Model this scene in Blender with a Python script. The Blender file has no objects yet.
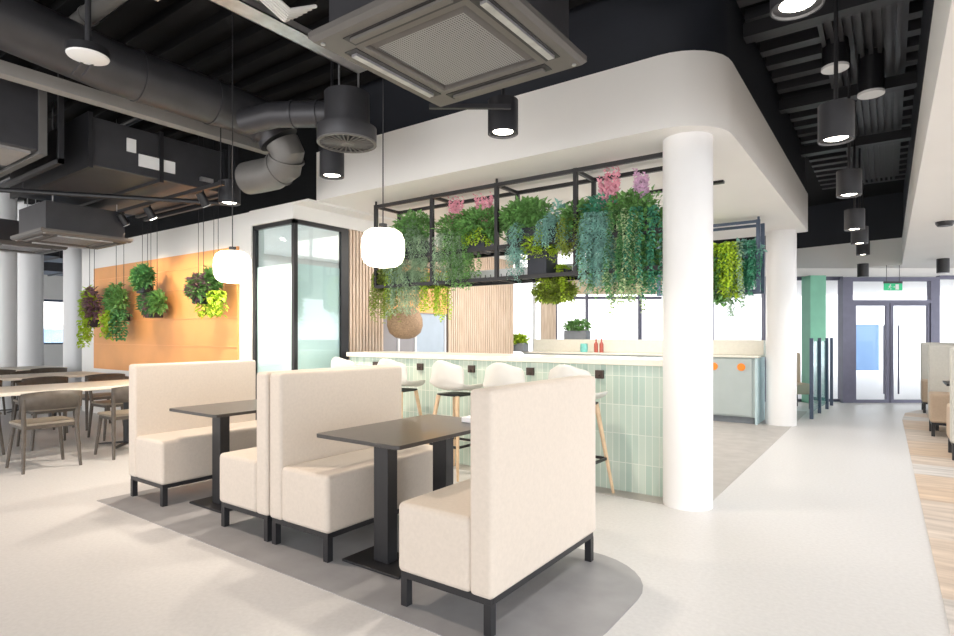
import bpy, bmesh, math, random
from math import radians as R, sin, cos, pi
from mathutils import Vector, Matrix

SC = bpy.context.scene
COL = SC.collection

# ------------------------------------------------------------------ materials
def mat(name, col, rough=0.5, metal=0.0, noise=0.0, nscale=8.0, bump=0.0, bscale=200.0, emit=None, estr=0.0,
        spec=0.5, trans=0.0, alpha=1.0, sheen=0.0, coat=0.0):
    m = bpy.data.materials.new(name); m.use_nodes = True
    nt = m.node_tree; b = nt.nodes['Principled BSDF']
    c = (col[0], col[1], col[2], 1)
    b.inputs['Base Color'].default_value = c
    b.inputs['Roughness'].default_value = rough
    b.inputs['Metallic'].default_value = metal
    b.inputs['Specular IOR Level'].default_value = spec
    b.inputs['Transmission Weight'].default_value = trans
    b.inputs['Alpha'].default_value = alpha
    b.inputs['Sheen Weight'].default_value = sheen
    b.inputs['Coat Weight'].default_value = coat
    if emit:
        b.inputs['Emission Color'].default_value = (*emit, 1)
        b.inputs['Emission Strength'].default_value = estr
    if noise > 0 or bump > 0:
        tc = nt.nodes.new('ShaderNodeTexCoord')
    if noise > 0:
        n = nt.nodes.new('ShaderNodeTexNoise'); n.inputs['Scale'].default_value = nscale
        n.inputs['Detail'].default_value = 4
        nt.links.new(tc.outputs['Object'], n.inputs['Vector'])
        r = nt.nodes.new('ShaderNodeValToRGB')
        r.color_ramp.elements[0].position = .3; r.color_ramp.elements[1].position = .7
        r.color_ramp.elements[0].color = tuple(max(0, x*(1-noise)) for x in col)+(1,)
        r.color_ramp.elements[1].color = tuple(min(1, x*(1+noise)) for x in col)+(1,)
        nt.links.new(n.outputs['Fac'], r.inputs['Fac']); nt.links.new(r.outputs['Color'], b.inputs['Base Color'])
    if bump > 0:
        n2 = nt.nodes.new('ShaderNodeTexNoise'); n2.inputs['Scale'].default_value = bscale
        nt.links.new(tc.outputs['Object'], n2.inputs['Vector'])
        bp = nt.nodes.new('ShaderNodeBump'); bp.inputs['Strength'].default_value = bump; bp.inputs['Distance'].default_value = .002
        nt.links.new(n2.outputs['Fac'], bp.inputs['Height']); nt.links.new(bp.outputs['Normal'], b.inputs['Normal'])
    return m

M = {}
M['white_wall'] = mat('white_paint', (.84, .83, .81), .6, noise=.015, nscale=1.5, bump=.1, bscale=120)
M['white_gloss'] = mat('white_column_paint', (.86, .86, .87), .32, noise=.01, nscale=2)
M['black_ceiling'] = mat('black_ceiling_paint', (.007, .007, .008), .8, noise=.25, nscale=3, spec=.2)
M['dark_blue'] = mat('dark_bulkhead_paint', (.016, .019, .028), .6, noise=.15, nscale=2)
M['lamp_body'] = mat('black_lamp_housing', (.03, .03, .035), .45, metal=.2, noise=.08, nscale=10)
M['duct'] = mat('dark_grey_duct_paint', (.055, .055, .062), .42, metal=.35, noise=.12, nscale=5)
M['duct_mid'] = mat('mid_grey_duct_paint', (.16, .155, .15), .5, metal=.2, noise=.1, nscale=4)
M['grey_beam'] = mat('grey_steel_paint', (.28, .27, .26), .55, noise=.06, nscale=4)
M['plastic_grey'] = mat('grey_cassette_plastic', (.12, .112, .105), .45, noise=.04, nscale=6)
M['black_metal'] = mat('black_powder_coat', (.014, .014, .017), .42, noise=.1, nscale=20, bump=.05)
M['fabric'] = mat('cream_upholstery', (.60, .53, .465), .85, noise=.035, nscale=60, bump=.25, bscale=500, sheen=.15)
M['table_top'] = mat('dark_grey_laminate', (.045, .040, .038), .3, noise=.12, nscale=25, coat=.15)
M['shell'] = mat('pale_grey_shell', (.74, .73, .70), .5, noise=.02, nscale=12)
M['ash'] = mat('pale_ash_wood', (.70, .52, .34), .5, noise=.1, nscale=18)
M['counter'] = mat('cream_stone_counter', (.82, .79, .70), .25, noise=.03, nscale=30)
M['cream_table'] = mat('pale_wood_laminate', (.86, .80, .70), .4, noise=.05, nscale=14)
M['dark_chair'] = mat('dark_taupe_stained_wood', (.09, .075, .062), .45, noise=.15, nscale=20)
M['chair_pad'] = mat('taupe_seat', (.30, .26, .21), .5, noise=.08, nscale=20)
M['opal'] = mat('opal_glass', (.95, .93, .88), .3, emit=(1, .84, .62), estr=3.2)
M['lamp_on'] = mat('lit_diffuser', (1, 1, 1), .4, emit=(1, .93, .8), estr=9)
M['lamp_soft'] = mat('pale_diffuser', (.75, .75, .75), .4, emit=(1, .95, .9), estr=.03)
M['steel'] = mat('brushed_steel', (.6, .6, .62), .3, metal=.9, noise=.06, nscale=30)
M['galv'] = mat('galvanised_steel', (.5, .5, .52), .4, metal=.8, noise=.15, nscale=10)
M['label_white'] = mat('white_sticker', (.8, .8, .8), .5, noise=.03, nscale=10)
M['soil'] = mat('dark_soil', (.03, .02, .015), .9, noise=.3, nscale=40)
M['planter'] = mat('dark_navy_planter', (.022, .026, .04), .5, noise=.1, nscale=10)
M['pot_grey'] = mat('grey_pot', (.2, .22, .25), .6, noise=.08, nscale=10)
M['pink'] = mat('pink_bloom', (.85, .40, .50), .6, noise=.2, nscale=30)
M['lilac'] = mat('pale_lilac_bloom', (.75, .48, .68), .6, noise=.15, nscale=30)
M['g_mid'] = mat('mid_green_leaf', (.19, .40, .12), .5, noise=.45, nscale=14)  # green dulled in the colour for the haze over the planting
M['g_dark'] = mat('dark_green_leaf', (.10, .28, .10), .5, noise=.45, nscale=14)  # lightened in the colour for the same haze
M['g_lime'] = mat('lime_green_leaf', (0.45, 0.63, 0.05), .5, noise=.35, nscale=14)
M['g_olive'] = mat('olive_green_leaf', (0.26, 0.34, 0.06), .55, noise=.4, nscale=14)
M['g_blue'] = mat('blue_green_leaf', (0.27, 0.51, 0.45), .6, noise=.3, nscale=14)
M['g_grey'] = mat('silver_green_leaf', (0.36, 0.51, 0.34), .6, noise=.3, nscale=14)
M['g_pale'] = mat('pale_variegated_leaf', (0.57, 0.74, 0.41), .55, noise=.45, nscale=30)
M['g_teal'] = mat('teal_green_leaf', (0.09, 0.35, 0.22), .55, noise=.4, nscale=14)
M['g_purple'] = mat('dusky_purple_leaf', (0.26, 0.15, 0.18), .55, noise=.4, nscale=20)
M['stem'] = mat('green_stem', (.12, .16, .05), .7, noise=.2, nscale=20)
M['rattan'] = mat('brown_woven_rattan', (.36, .24, .15), .7, noise=.3, nscale=60, bump=.5, bscale=150)
M['mint_panel'] = mat('pale_mint_panel', (.42, .60, .55), .5, noise=.03, nscale=5)
M['cab_front'] = mat('grey_green_cabinet', (.44, .50, .50), .5, noise=.03, nscale=5)
M['cab_side'] = mat('pale_blue_end_panel', (.52, .66, .70), .5, noise=.03, nscale=5)
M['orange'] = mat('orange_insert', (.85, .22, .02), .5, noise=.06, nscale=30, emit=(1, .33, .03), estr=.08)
M['orange_wall'] = mat('orange_wall_paint', (.90, .46, .20), .6, noise=.04, nscale=3)
M['ply'] = mat('orange_tinted_panel', (.80, .37, .13), .55, noise=.06, nscale=2.5)
M['door_grey'] = mat('grey_door_laminate', (.30, .29, .31), .5, noise=.05, nscale=5)
M['door_blue'] = mat('blue_grey_door_laminate', (.42, .50, .60), .5, noise=.05, nscale=5)
M['frame_flare'] = mat('dark_aluminium_in_flare', (.13, .13, .19), .45, metal=.2, noise=.05, nscale=10)  # dark frame; the lilac wash of window flare is in its colour
M['frame_white'] = mat('white_window_frame', (.8, .82, .86), .45, noise=.02, nscale=10)
M['film'] = mat('frosted_film', (.78, .90, .90), .5, noise=.05, nscale=1.2)
M['green_panel'] = mat('mint_green_column_paint', (.22, .56, .40), .55, noise=.05, nscale=4)
M['rail_blue'] = mat('dark_blue_steel', (.07, .10, .16), .4, noise=.1, nscale=15)
M['ext_white'] = mat('pale_render', (.85, .87, .9), .7, noise=.03, nscale=2)
M['ext_blue'] = mat('pale_blue_glazing', (.30, .42, .60), .3, noise=.15, nscale=1)
M['ext_ground'] = mat('pale_paving', (.7, .7, .72), .8, noise=.05, nscale=2)
M['booth_greyed'] = mat('upholstery_greyed_by_light', (.55, .54, .50), .85, noise=.04, nscale=50, bump=.2, bscale=400)  # beige cloth; the grey of the light on the backs is in the colour
M['booth_tan'] = mat('tan_upholstery', (.52, .40, .30), .85, noise=.04, nscale=50, bump=.2, bscale=400)
M['red'] = mat('dark_red_glass', (.45, .10, .07), .3, noise=.1, nscale=30)
M['teal'] = mat('teal_glaze', (.2, .6, .55), .3, noise=.1, nscale=30)
M['brown_dark'] = mat('dark_brown_plastic', (.06, .04, .035), .5, noise=.1, nscale=20)
M['paper'] = mat('white_paper', (.86, .87, .92), .6, noise=.01, nscale=20)

def glass_mat(name, tint=(.9, .97, .98), fac=.12, rough=.02):
    m = bpy.data.materials.new(name); m.use_nodes = True; nt = m.node_tree
    nt.nodes.remove(nt.nodes['Principled BSDF']); out = nt.nodes['Material Output']
    t = nt.nodes.new('ShaderNodeBsdfTransparent'); t.inputs[0].default_value = (*tint, 1)
    g = nt.nodes.new('ShaderNodeBsdfGlossy'); g.inputs['Roughness'].default_value = rough
    mx = nt.nodes.new('ShaderNodeMixShader')
    fr = nt.nodes.new('ShaderNodeLayerWeight'); fr.inputs['Blend'].default_value = .5
    pw = nt.nodes.new('ShaderNodeMath'); pw.operation = 'POWER'; pw.inputs[1].default_value = 4.0
    nt.links.new(fr.outputs['Facing'], pw.inputs[0])
    ad = nt.nodes.new('ShaderNodeMath'); ad.operation = 'MULTIPLY_ADD'; ad.inputs[1].default_value = .7; ad.inputs[2].default_value = fac
    nt.links.new(pw.outputs[0], ad.inputs[0]); nt.links.new(ad.outputs[0], mx.inputs[0])
    nt.links.new(t.outputs[0], mx.inputs[1]); nt.links.new(g.outputs[0], mx.inputs[2]); nt.links.new(mx.outputs[0], out.inputs[0])
    return m
M['glass'] = glass_mat('clear_glass', (.98, .99, 1), .01)
M['glass_room'] = glass_mat('meeting_room_glass', (.93, .98, .98), .06)
M['glass_teal'] = glass_mat('teal_balustrade_glass', (.55, .80, .82), .02)

def nodes_of(name):
    m = bpy.data.materials.new(name); m.use_nodes = True
    return m, m.node_tree, m.node_tree.nodes['Principled BSDF']

def tile_mat():
    m, nt, b = nodes_of('mint_finger_tiles')
    tc = nt.nodes.new('ShaderNodeTexCoord'); sp = nt.nodes.new('ShaderNodeSeparateXYZ'); cb = nt.nodes.new('ShaderNodeCombineXYZ')
    ad = nt.nodes.new('ShaderNodeMath'); ad.operation = 'ADD'
    nt.links.new(tc.outputs['Object'], sp.inputs[0]); nt.links.new(sp.outputs['X'], ad.inputs[0]); nt.links.new(sp.outputs['Y'], ad.inputs[1])
    nt.links.new(ad.outputs[0], cb.inputs['X']); nt.links.new(sp.outputs['Z'], cb.inputs['Y'])
    br = nt.nodes.new('ShaderNodeTexBrick'); br.offset = 0.0; br.squash = 1.0
    br.inputs['Scale'].default_value = 1; br.inputs['Brick Width'].default_value = .056; br.inputs['Row Height'].default_value = .24
    br.inputs['Mortar Size'].default_value = .0035; br.inputs['Mortar Smooth'].default_value = .2; br.inputs['Bias'].default_value = 0
    br.inputs['Color1'].default_value = (.46, .60, .54, 1); br.inputs['Color2'].default_value = (.60, .70, .63, 1)
    br.inputs['Mortar'].default_value = (.74, .80, .74, 1)
    nt.links.new(cb.outputs[0], br.inputs['Vector']); nt.links.new(br.outputs['Color'], b.inputs['Base Color'])
    bp = nt.nodes.new('ShaderNodeBump'); bp.inputs['Strength'].default_value = .4; bp.inputs['Distance'].default_value = .004; bp.invert = True
    nt.links.new(br.outputs['Fac'], bp.inputs['Height']); nt.links.new(bp.outputs['Normal'], b.inputs['Normal'])
    b.inputs['Roughness'].default_value = .22
    return m
M['tiles'] = tile_mat()

def carpet_mat():
    m, nt, b = nodes_of('patchwork_plank_flooring')
    tc = nt.nodes.new('ShaderNodeTexCoord')
    br = nt.nodes.new('ShaderNodeTexBrick'); br.offset = .37
    br.inputs['Scale'].default_value = 1; br.inputs['Brick Width'].default_value = 1.0; br.inputs['Row Height'].default_value = .52
    br.inputs['Mortar Size'].default_value = .0; br.inputs['Bias'].default_value = .1
    br.inputs['Color1'].default_value = (.55, .36, .20, 1); br.inputs['Color2'].default_value = (.50, .47, .45, 1)
    nz = nt.nodes.new('ShaderNodeTexNoise'); nz.inputs['Scale'].default_value = 1.0
    mp = nt.nodes.new('ShaderNodeMapping'); mp.inputs['Scale'].default_value = (2, 14, 1)
    nt.links.new(tc.outputs['Object'], mp.inputs[0]); nt.links.new(mp.outputs[0], nz.inputs['Vector']); nz.inputs['Detail'].default_value = 5
    nt.links.new(tc.outputs['Object'], br.inputs['Vector'])
    mx = nt.nodes.new('ShaderNodeMixRGB'); mx.blend_type = 'OVERLAY'; mx.inputs[0].default_value = .6
    nt.links.new(br.outputs['Color'], mx.inputs[1]); nt.links.new(nz.outputs['Fac'], mx.inputs[2])
    hs = nt.nodes.new('ShaderNodeHueSaturation'); hs.inputs['Saturation'].default_value = .75; hs.inputs['Value'].default_value = 1.05
    nt.links.new(mx.outputs[0], hs.inputs['Color']); nt.links.new(hs.outputs[0], b.inputs['Base Color'])
    b.inputs['Roughness'].default_value = .55
    return m
M['planks'] = carpet_mat()

def floor_mat():
    m, nt, b = nodes_of('pale_vinyl_floor')
    tc = nt.nodes.new('ShaderNodeTexCoord')
    nz = nt.nodes.new('ShaderNodeTexNoise'); nz.inputs['Scale'].default_value = 45; nz.inputs['Detail'].default_value = 6
    nt.links.new(tc.outputs['Object'], nz.inputs['Vector'])
    r = nt.nodes.new('ShaderNodeValToRGB'); e = r.color_ramp.elements
    e[0].position = .3; e[0].color = (.575, .57, .575, 1); e[1].position = .7; e[1].color = (.635, .63, .635, 1)
    nt.links.new(nz.outputs['Fac'], r.inputs[0]); nt.links.new(r.outputs[0], b.inputs['Base Color'])
    b.inputs['Roughness'].default_value = .42
    return m
M['floor'] = floor_mat()
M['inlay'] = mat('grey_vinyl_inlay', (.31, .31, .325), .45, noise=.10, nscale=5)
M['inlay_warm'] = mat('warm_grey_vinyl', (.42, .40, .385), .45, noise=.10, nscale=6)

def slat_mat():
    m, nt, b = nodes_of('pale_oak_slats')
    tc = nt.nodes.new('ShaderNodeTexCoord'); mp = nt.nodes.new('ShaderNodeMapping'); mp.inputs['Scale'].default_value = (20, 20, 1.5)
    nz = nt.nodes.new('ShaderNodeTexNoise'); nz.inputs['Scale'].default_value = 2
    nt.links.new(tc.outputs['Object'], mp.inputs[0]); nt.links.new(mp.outputs[0], nz.inputs[0])
    r = nt.nodes.new('ShaderNodeValToRGB'); e = r.color_ramp.elements
    e[0].position = .3; e[0].color = (.62, .47, .35, 1); e[1].position = .7; e[1].color = (.80, .66, .54, 1)
    nt.links.new(nz.outputs['Fac'], r.inputs[0]); nt.links.new(r.outputs[0], b.inputs['Base Color'])
    b.inputs['Roughness'].default_value = .5
    return m
M['slats'] = slat_mat()
M['slat_gap'] = mat('slat_backing_felt', (.20, .15, .12), .9, noise=.1, nscale=20)

def grille_mat():
    m, nt, b = nodes_of('woven_metal_grille')
    tc = nt.nodes.new('ShaderNodeTexCoord')
    ws = []
    for ax in ('X', 'Y'):
        w = nt.nodes.new('ShaderNodeTexWave'); w.bands_direction = ax; w.inputs['Scale'].default_value = 22
        nt.links.new(tc.outputs['Object'], w.inputs['Vector']); ws.append(w)
    mm = nt.nodes.new('ShaderNodeMath'); mm.operation = 'MAXIMUM'
    nt.links.new(ws[0].outputs['Fac'], mm.inputs[0]); nt.links.new(ws[1].outputs['Fac'], mm.inputs[1])
    r = nt.nodes.new('ShaderNodeValToRGB'); e = r.color_ramp.elements
    e[0].position = .35; e[0].color = (.05, .05, .055, 1); e[1].position = .8; e[1].color = (.30, .30, .31, 1)
    nt.links.new(mm.outputs[0], r.inputs[0]); nt.links.new(r.outputs[0], b.inputs['Base Color'])
    b.inputs['Roughness'].default_value = .4; b.inputs['Metallic'].default_value = .3
    return m
M['grille'] = grille_mat()

# ------------------------------------------------------------------ mesh builder
class MB:
    def __init__(s): s.v = []; s.f = []
    def add(s, vs, fs):
        n = len(s.v); s.v += [tuple(v) for v in vs]; s.f += [tuple(i+n for i in f) for f in fs]; return s
    def box(s, x0, x1, y0, y1, z0, z1):
        vs = [(x, y, z) for z in (z0, z1) for y in (y0, y1) for x in (x0, x1)]
        return s.add(vs, [(0, 2, 3, 1), (4, 5, 7, 6), (0, 1, 5, 4), (2, 6, 7, 3), (0, 4, 6, 2), (1, 3, 7, 5)])
    def bar(s, a, b, w, h=None, w2=None):
        """square bar from a to b, tapering to w2"""
        h = h or w; a = Vector(a); b = Vector(b); t = (b-a).normalized()
        up = Vector((0, 0, 1)) if abs(t.z) < .9 else Vector((0, 1, 0))
        r = t.cross(up).normalized(); u = r.cross(t)
        k = (w2/w) if w2 else 1; vs = []
        for p, q in ((a, 1), (b, k)):
            for sx, sy in ((-1, -1), (1, -1), (1, 1), (-1, 1)): vs.append(p+r*sx*w/2*q+u*sy*h/2*q)
        return s.add(vs, [(0, 3, 2, 1), (4, 5, 6, 7), (0, 1, 5, 4), (1, 2, 6, 5), (2, 3, 7, 6), (3, 0, 4, 7)])
    def tube(s, path, r, seg=12, caps=True, rs=None):
        P = [Vector(p) for p in path]; n = len(P); vs = []; fs = []
        prev = None
        for i, p in enumerate(P):
            t = (P[min(i+1, n-1)]-P[max(i-1, 0)]).normalized()
            if prev is None:
                up = Vector((0, 0, 1)) if abs(t.z) < .9 else Vector((1, 0, 0)); a = t.cross(up).normalized()
            else: a = (prev-t*prev.dot(t)).normalized()
            prev = a; b = t.cross(a); rr = rs[i] if rs else r
            for k in range(seg):
                g = 2*pi*k/seg; vs.append(p+a*cos(g)*rr+b*sin(g)*rr)
        for i in range(n-1):
            for k in range(seg):
                k2 = (k+1) % seg; fs.append((i*seg+k, i*seg+k2, (i+1)*seg+k2, (i+1)*seg+k))
        if caps: fs.append(tuple(range(seg))[::-1]); fs.append(tuple((n-1)*seg+k for k in range(seg)))
        return s.add(vs, fs)
    def cyl(s, a, b, r, seg=24, r2=None): return s.tube([a, b], r, seg, True, [r, r2 if r2 is not None else r])
    def lathe(s, prof, c=(0, 0, 0), seg=32):
        vs = []; fs = []; n = len(prof)
        for r, z in prof:
            for k in range(seg):
                g = 2*pi*k/seg; vs.append((c[0]+cos(g)*r, c[1]+sin(g)*r, c[2]+z))
        for i in range(n-1):
            for k in range(seg):
                k2 = (k+1) % seg; fs.append((i*seg+k, i*seg+k2, (i+1)*seg+k2, (i+1)*seg+k))
        return s.add(vs, fs)
    def prism(s, pts, z0, z1):
        n = len(pts); vs = [(x, y, z0) for x, y in pts]+[(x, y, z1) for x, y in pts]
        fs = [tuple(range(n))[::-1], tuple(range(n, 2*n))]+[(i, (i+1) % n, n+(i+1) % n, n+i) for i in range(n)]
        return s.add(vs, fs)

def obj(name, mb, m, parent=None, loc=None, bevel=0, bseg=3, smooth=35, rotz=0):
    me = bpy.data.meshes.new(name); me.from_pydata(mb.v, [], mb.f); me.update()
    bm = bmesh.new(); bm.from_mesh(me); bmesh.ops.recalc_face_normals(bm, faces=bm.faces); bm.to_mesh(me); bm.free()
    me.materials.append(m)
    if smooth:
        for p in me.polygons: p.use_smooth = True
        me.set_sharp_from_angle(angle=R(smooth))
    o = bpy.data.objects.new(name, me); COL.objects.link(o)
    if bevel:
        b = o.modifiers.new('bevel', 'BEVEL'); b.width = bevel; b.segments = bseg; b.limit_method = 'ANGLE'; b.angle_limit = R(40)
        b.harden_normals = True
        if not smooth:
            for p in me.polygons: p.use_smooth = True
    if parent: o.parent = parent
    if loc: o.location = loc
    if rotz: o.rotation_euler.z = rotz
    return o

def tag(o, label=None, cat=None, group=None, kind=None):
    if label: o['label'] = label
    if cat: o['category'] = cat
    if group: o['group'] = group
    if kind: o['kind'] = kind
    return o

def thing(name, label, cat, loc=(0, 0, 0), rz=0, group=None):
    o = bpy.data.objects.new(name, None); COL.objects.link(o); o.empty_display_size = .1
    o.location = loc; o.rotation_euler = (0, 0, rz)
    return tag(o, label, cat, group)

def dup(root, label, loc, rz=None, group=None):
    r = root.copy(); COL.objects.link(r); r.location = loc; r['label'] = label
    if rz is not None: r.rotation_euler = (0, 0, rz)
    if group: r['group'] = group
    for ch in list(root.children):
        c = ch.copy(); COL.objects.link(c); c.parent = r
        for g in list(ch.children):
            d = g.copy(); COL.objects.link(d); d.parent = c
    return r

def struct(name, mb, m, **k):
    return tag(obj(name, mb, m, **k), kind='structure')

# ------------------------------------------------------------------ camera
F, TH, H = 575.0, R(35.6), 1.3
cam = bpy.data.cameras.new('camera'); co = bpy.data.objects.new('camera', cam); COL.objects.link(co)
co.location = (0, 0, H); co.rotation_euler = (R(90), 0, TH)
cam.sensor_width = 36; cam.lens = F/954*36; cam.shift_y = 17/954; cam.clip_start = .05; cam.clip_end = 200
SC.camera = co
FW = Vector((-sin(TH), cos(TH), 0)); RT = Vector((cos(TH), sin(TH), 0))

# ------------------------------------------------------------------ floor
struct('floor', MB().box(-30, 8, -5, 24, -.12, 0), M['floor'])
def rounded(x0, x1, y0, y1, r):
    pts = []
    for cx, cy, a0, rr in ((x1, y0, -90, r[0]), (x1, y1, 0, r[1]), (x0, y1, 90, r[2]), (x0, y0, 180, r[3])):
        sx = -1 if cx == x1 else 1; sy = 1 if cy == y0 else -1
        if rr == 0: pts.append((cx, cy)); continue
        for k in range(9):
            a = R(a0+90*k/8); pts.append((cx+sx*rr+cos(a)*rr, cy+sy*rr+sin(a)*rr))
    return pts
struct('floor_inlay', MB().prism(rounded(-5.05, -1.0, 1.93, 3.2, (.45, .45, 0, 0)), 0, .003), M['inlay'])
struct('floor_bar', MB().prism(rounded(-5.4, -1.12, 4.42, 11.2, (.2, 0, 0, 0)), 0, .003), M['inlay_warm'])
struct('floor_planks', MB().prism([(.26, -3), (.20, 6), (.17, 11), (.22, 11.9), (.4, 12.5), (.75, 12.8), (7.9, 12.8), (7.9, -3)], 0, .004), M['planks'])

# ------------------------------------------------------------------ ceiling, soffit
DK = 3.95
struct('ceiling', MB().box(-30, 6, -5, 14.2, DK, DK+.15), M['black_ceiling'])
# deck ribs in the corridor trough (running across) and main hall
mb = MB()
for i in range(30):
    y = 2.1+i*.33
    mb.box(-.95, .22, y, y+.12, DK-.09, DK)
struct('ceiling_ribs', mb, M['duct'])
mb = MB()
for i in range(26):
    y = -3+i*.28
    mb.box(-20, -.97, y, y+.11, DK-.08, DK)
struct('ceiling_joists', mb, M['black_ceiling'])
mb = MB()
for i in range(9):
    x = -.47+i*.065
    mb.box(x, x+.034, 1.5, 11.4, DK-.15, DK-.10)
mb.box(-.48, .13, 1.5, 11.4, DK-.10, DK-.085)
struct('ceiling_deck', mb, M['duct'])
for i, y in enumerate((3.15, 5.0, 6.85, 8.7)):
    struct('beam_%d' % (i+1), MB().box(-.95, .22, y, y+.13, DK-.26, DK-.15), M['black_metal'])
# bar soffit
SX0, SX1, SY0, SY1, SZ0, SZ1 = -5.2, -.95, 4.18, 9.6, 2.8, 3.34
struct('ceiling_soffit', MB().prism(rounded(SX0, SX1, SY0, SY1, (.42, .05, 0, 0)), SZ0, SZ1), M['white_wall'], smooth=30)
struct('wall_bulkhead', MB().prism(rounded(SX0, SX1-.03, SY0+.03, SY1-.05, (.42, 0, 0, 0)), SZ1, DK), M['dark_blue'], smooth=30)
# right white ceiling and its trough edges
struct('ceiling_right', MB().box(.2, 6, -4, 24, 2.6, 3.1), M['white_wall'])
struct('wall_trough', MB().box(.22, .5, -4, 13.3, 3.1, DK), M['dark_blue'])
pts = [(.2, 13.2), (-.5, 13.35), (-1.4, 13.6), (-6, 14.2), (-6, 22), (.2, 22)]
struct('ceiling_back', MB().prism(pts, 2.6, 3.1), M['white_wall'])
struct('wall_back_bulkhead', MB().prism([(.25, 13.24), (-.5, 13.39), (-1.4, 13.64), (-6, 14.24), (-6, 14.4), (.25, 14.4)], 3.1, DK), M['dark_blue'])

struct('ceiling_link', MB().box(-5.45, -5.19, 4.06, 9.5, 2.775, 2.80), M['white_wall'])
# columns
def column(n, x, y, r, h, ):
    struct('column_%d' % n, MB().cyl((x, y, 0), (x, y, h), r, 40), M['white_gloss'])
column(1, -1.255, 4.53, .182, SZ0)
column(2, -1.27, 9.36, .2, SZ0)
def at(px, d):
    u = d*(px-477)/F; v = RT*u+FW*d
    return v.x, v.y
for n, (px, d, r) in enumerate(((30, 11.5, .22), (3, 10.2, .2), (76, 10.9, .2))):
    x, y = at(px, d); column(3+n, x, y, r, DK)

# ------------------------------------------------------------------ left wall with orange panel
struct('wall_left', MB().box(-11.3, -6.30, 4.09, 4.25, 0, 2.80), M['white_wall'])
mb = MB(); mb.box(-10.75, -6.56, 4.065, 4.09, .75, 2.4)
struct('trim_1', mb, M['ply'])
mb = MB()
for z in (1.15, 1.52, 1.92, 2.2): mb.box(-10.75, -6.56, 4.055, 4.066, z, z+.006)
struct('trim_2', mb, M['orange_wall'])
# header over glazed room & wall, glass room
mb = MB(); mb.box(-6.30, -5.45, 4.06, 4.25, 2.62, 2.8); mb.box(-5.62, -5.45, 4.25, 8.8, 2.62, 2.8)
mb.box(-6.36, -6.28, 4.07, 4.25, 0, 2.62)
struct('wall_header', mb, M['white_wall'])
struct('ceiling_room', MB().box(-11.3, -5.62, 4.25, 8.8, 2.66, 2.78), M['white_wall'])
struct('wall_room_back', MB().box(-11.3, -5.62, 8.65, 8.8, 0, 2.66), M['white_wall'])
struct('wall_room_end', MB().box(-8.6, -8.5, 4.25, 8.65, 0, 2.66), M['white_wall'])
# glazing frames
def gbox(name, x0, x1, y0, y1, z0, z1, parent=None): return obj(name, MB().box(x0, x1, y0, y1, z0, z1), M['black_metal'], parent)
fr = MB(); fr.box(-6.28, -6.23, 4.09, 4.14, 0, 2.62); fr.box(-5.525, -5.475, 4.09, 4.14, 0, 2.62)
fr.box(-6.28, -5.475, 4.09, 4.14, 2.57, 2.62); fr.box(-6.28, -5.475, 4.09, 4.14, 0, .06)
w1 = struct('window_1', fr, M['black_metal'])
obj('pane', MB().box(-6.23, -5.52, 4.11, 4.12, .06, 2.57), M['glass_room'], w1)
obj('frosted_film', MB().box(-6.23, -5.52, 4.124, 4.13, .3, 2.12), M['film'], w1)
fr = MB(); fr.box(-5.52, -5.475, 4.78, 4.90, 0, 2.62); fr.box(-5.52, -5.475, 4.14, 4.78, 2.57, 2.62); fr.box(-5.52, -5.475, 4.14, 4.78, 0, .06)
w2 = struct('window_2', fr, M['black_metal'])
obj('pane', MB().box(-5.505, -5.495, 4.14, 4.78, .06, 2.57), M['glass_room'], w2)
obj('frosted_film', MB().box(-5.515, -5.508, 4.14, 4.78, .3, 2.12), M['film'], w2)
# slatted side wall X=-5.48
def slat_run(y0, y1, z0=0, z1=2.62):
    b = MB(); y = y0
    while y < y1-.02: b.box(-5.50, -5.475, y, y+.034, z0, z1); y += .055
    return b
mb = MB(); mb.box(-5.62, -5.50, 4.90, 5.50, 0, 2.62); mb.box(-5.62, -5.50, 6.92, 8.8, 0, 2.62)
mb.box(-5.62, -5.50, 5.5, 6.92, 2.28, 2.62)
struct('wall_side', mb, M['slat_gap'])
struct('trim_3', slat_run(4.92, 5.50), M['slats'])
struct('trim_4', slat_run(6.92, 8.78), M['slats'])
struct('trim_5', slat_run(5.50, 6.90, 2.3, 2.62), M['slats'])
struct('wall_recess', MB().box(-5.66, -5.52, 5.5, 6.92, 1.62, 2.28), M['orange_wall'])
d1 = struct('door_1', MB().box(-5.60, -5.545, 5.50, 6.22, 0, 1.62), M['door_grey'])
obj('door_edge', MB().box(-5.545, -5.52, 5.50, 5.53, 0, 1.62).box(-5.545, -5.52, 5.84, 5.87, 0, 1.62).box(-5.545, -5.52, 6.19, 6.22, 0, 1.62), M['frame_white'], d1)
d2 = struct('door_2', MB().box(-5.60, -5.545, 6.23, 6.90, 0, 1.62), M['door_blue'])
obj('door_edge', MB().box(-5.545, -5.52, 6.87, 6.90, 0, 1.62), M['frame_white'], d2)

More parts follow.
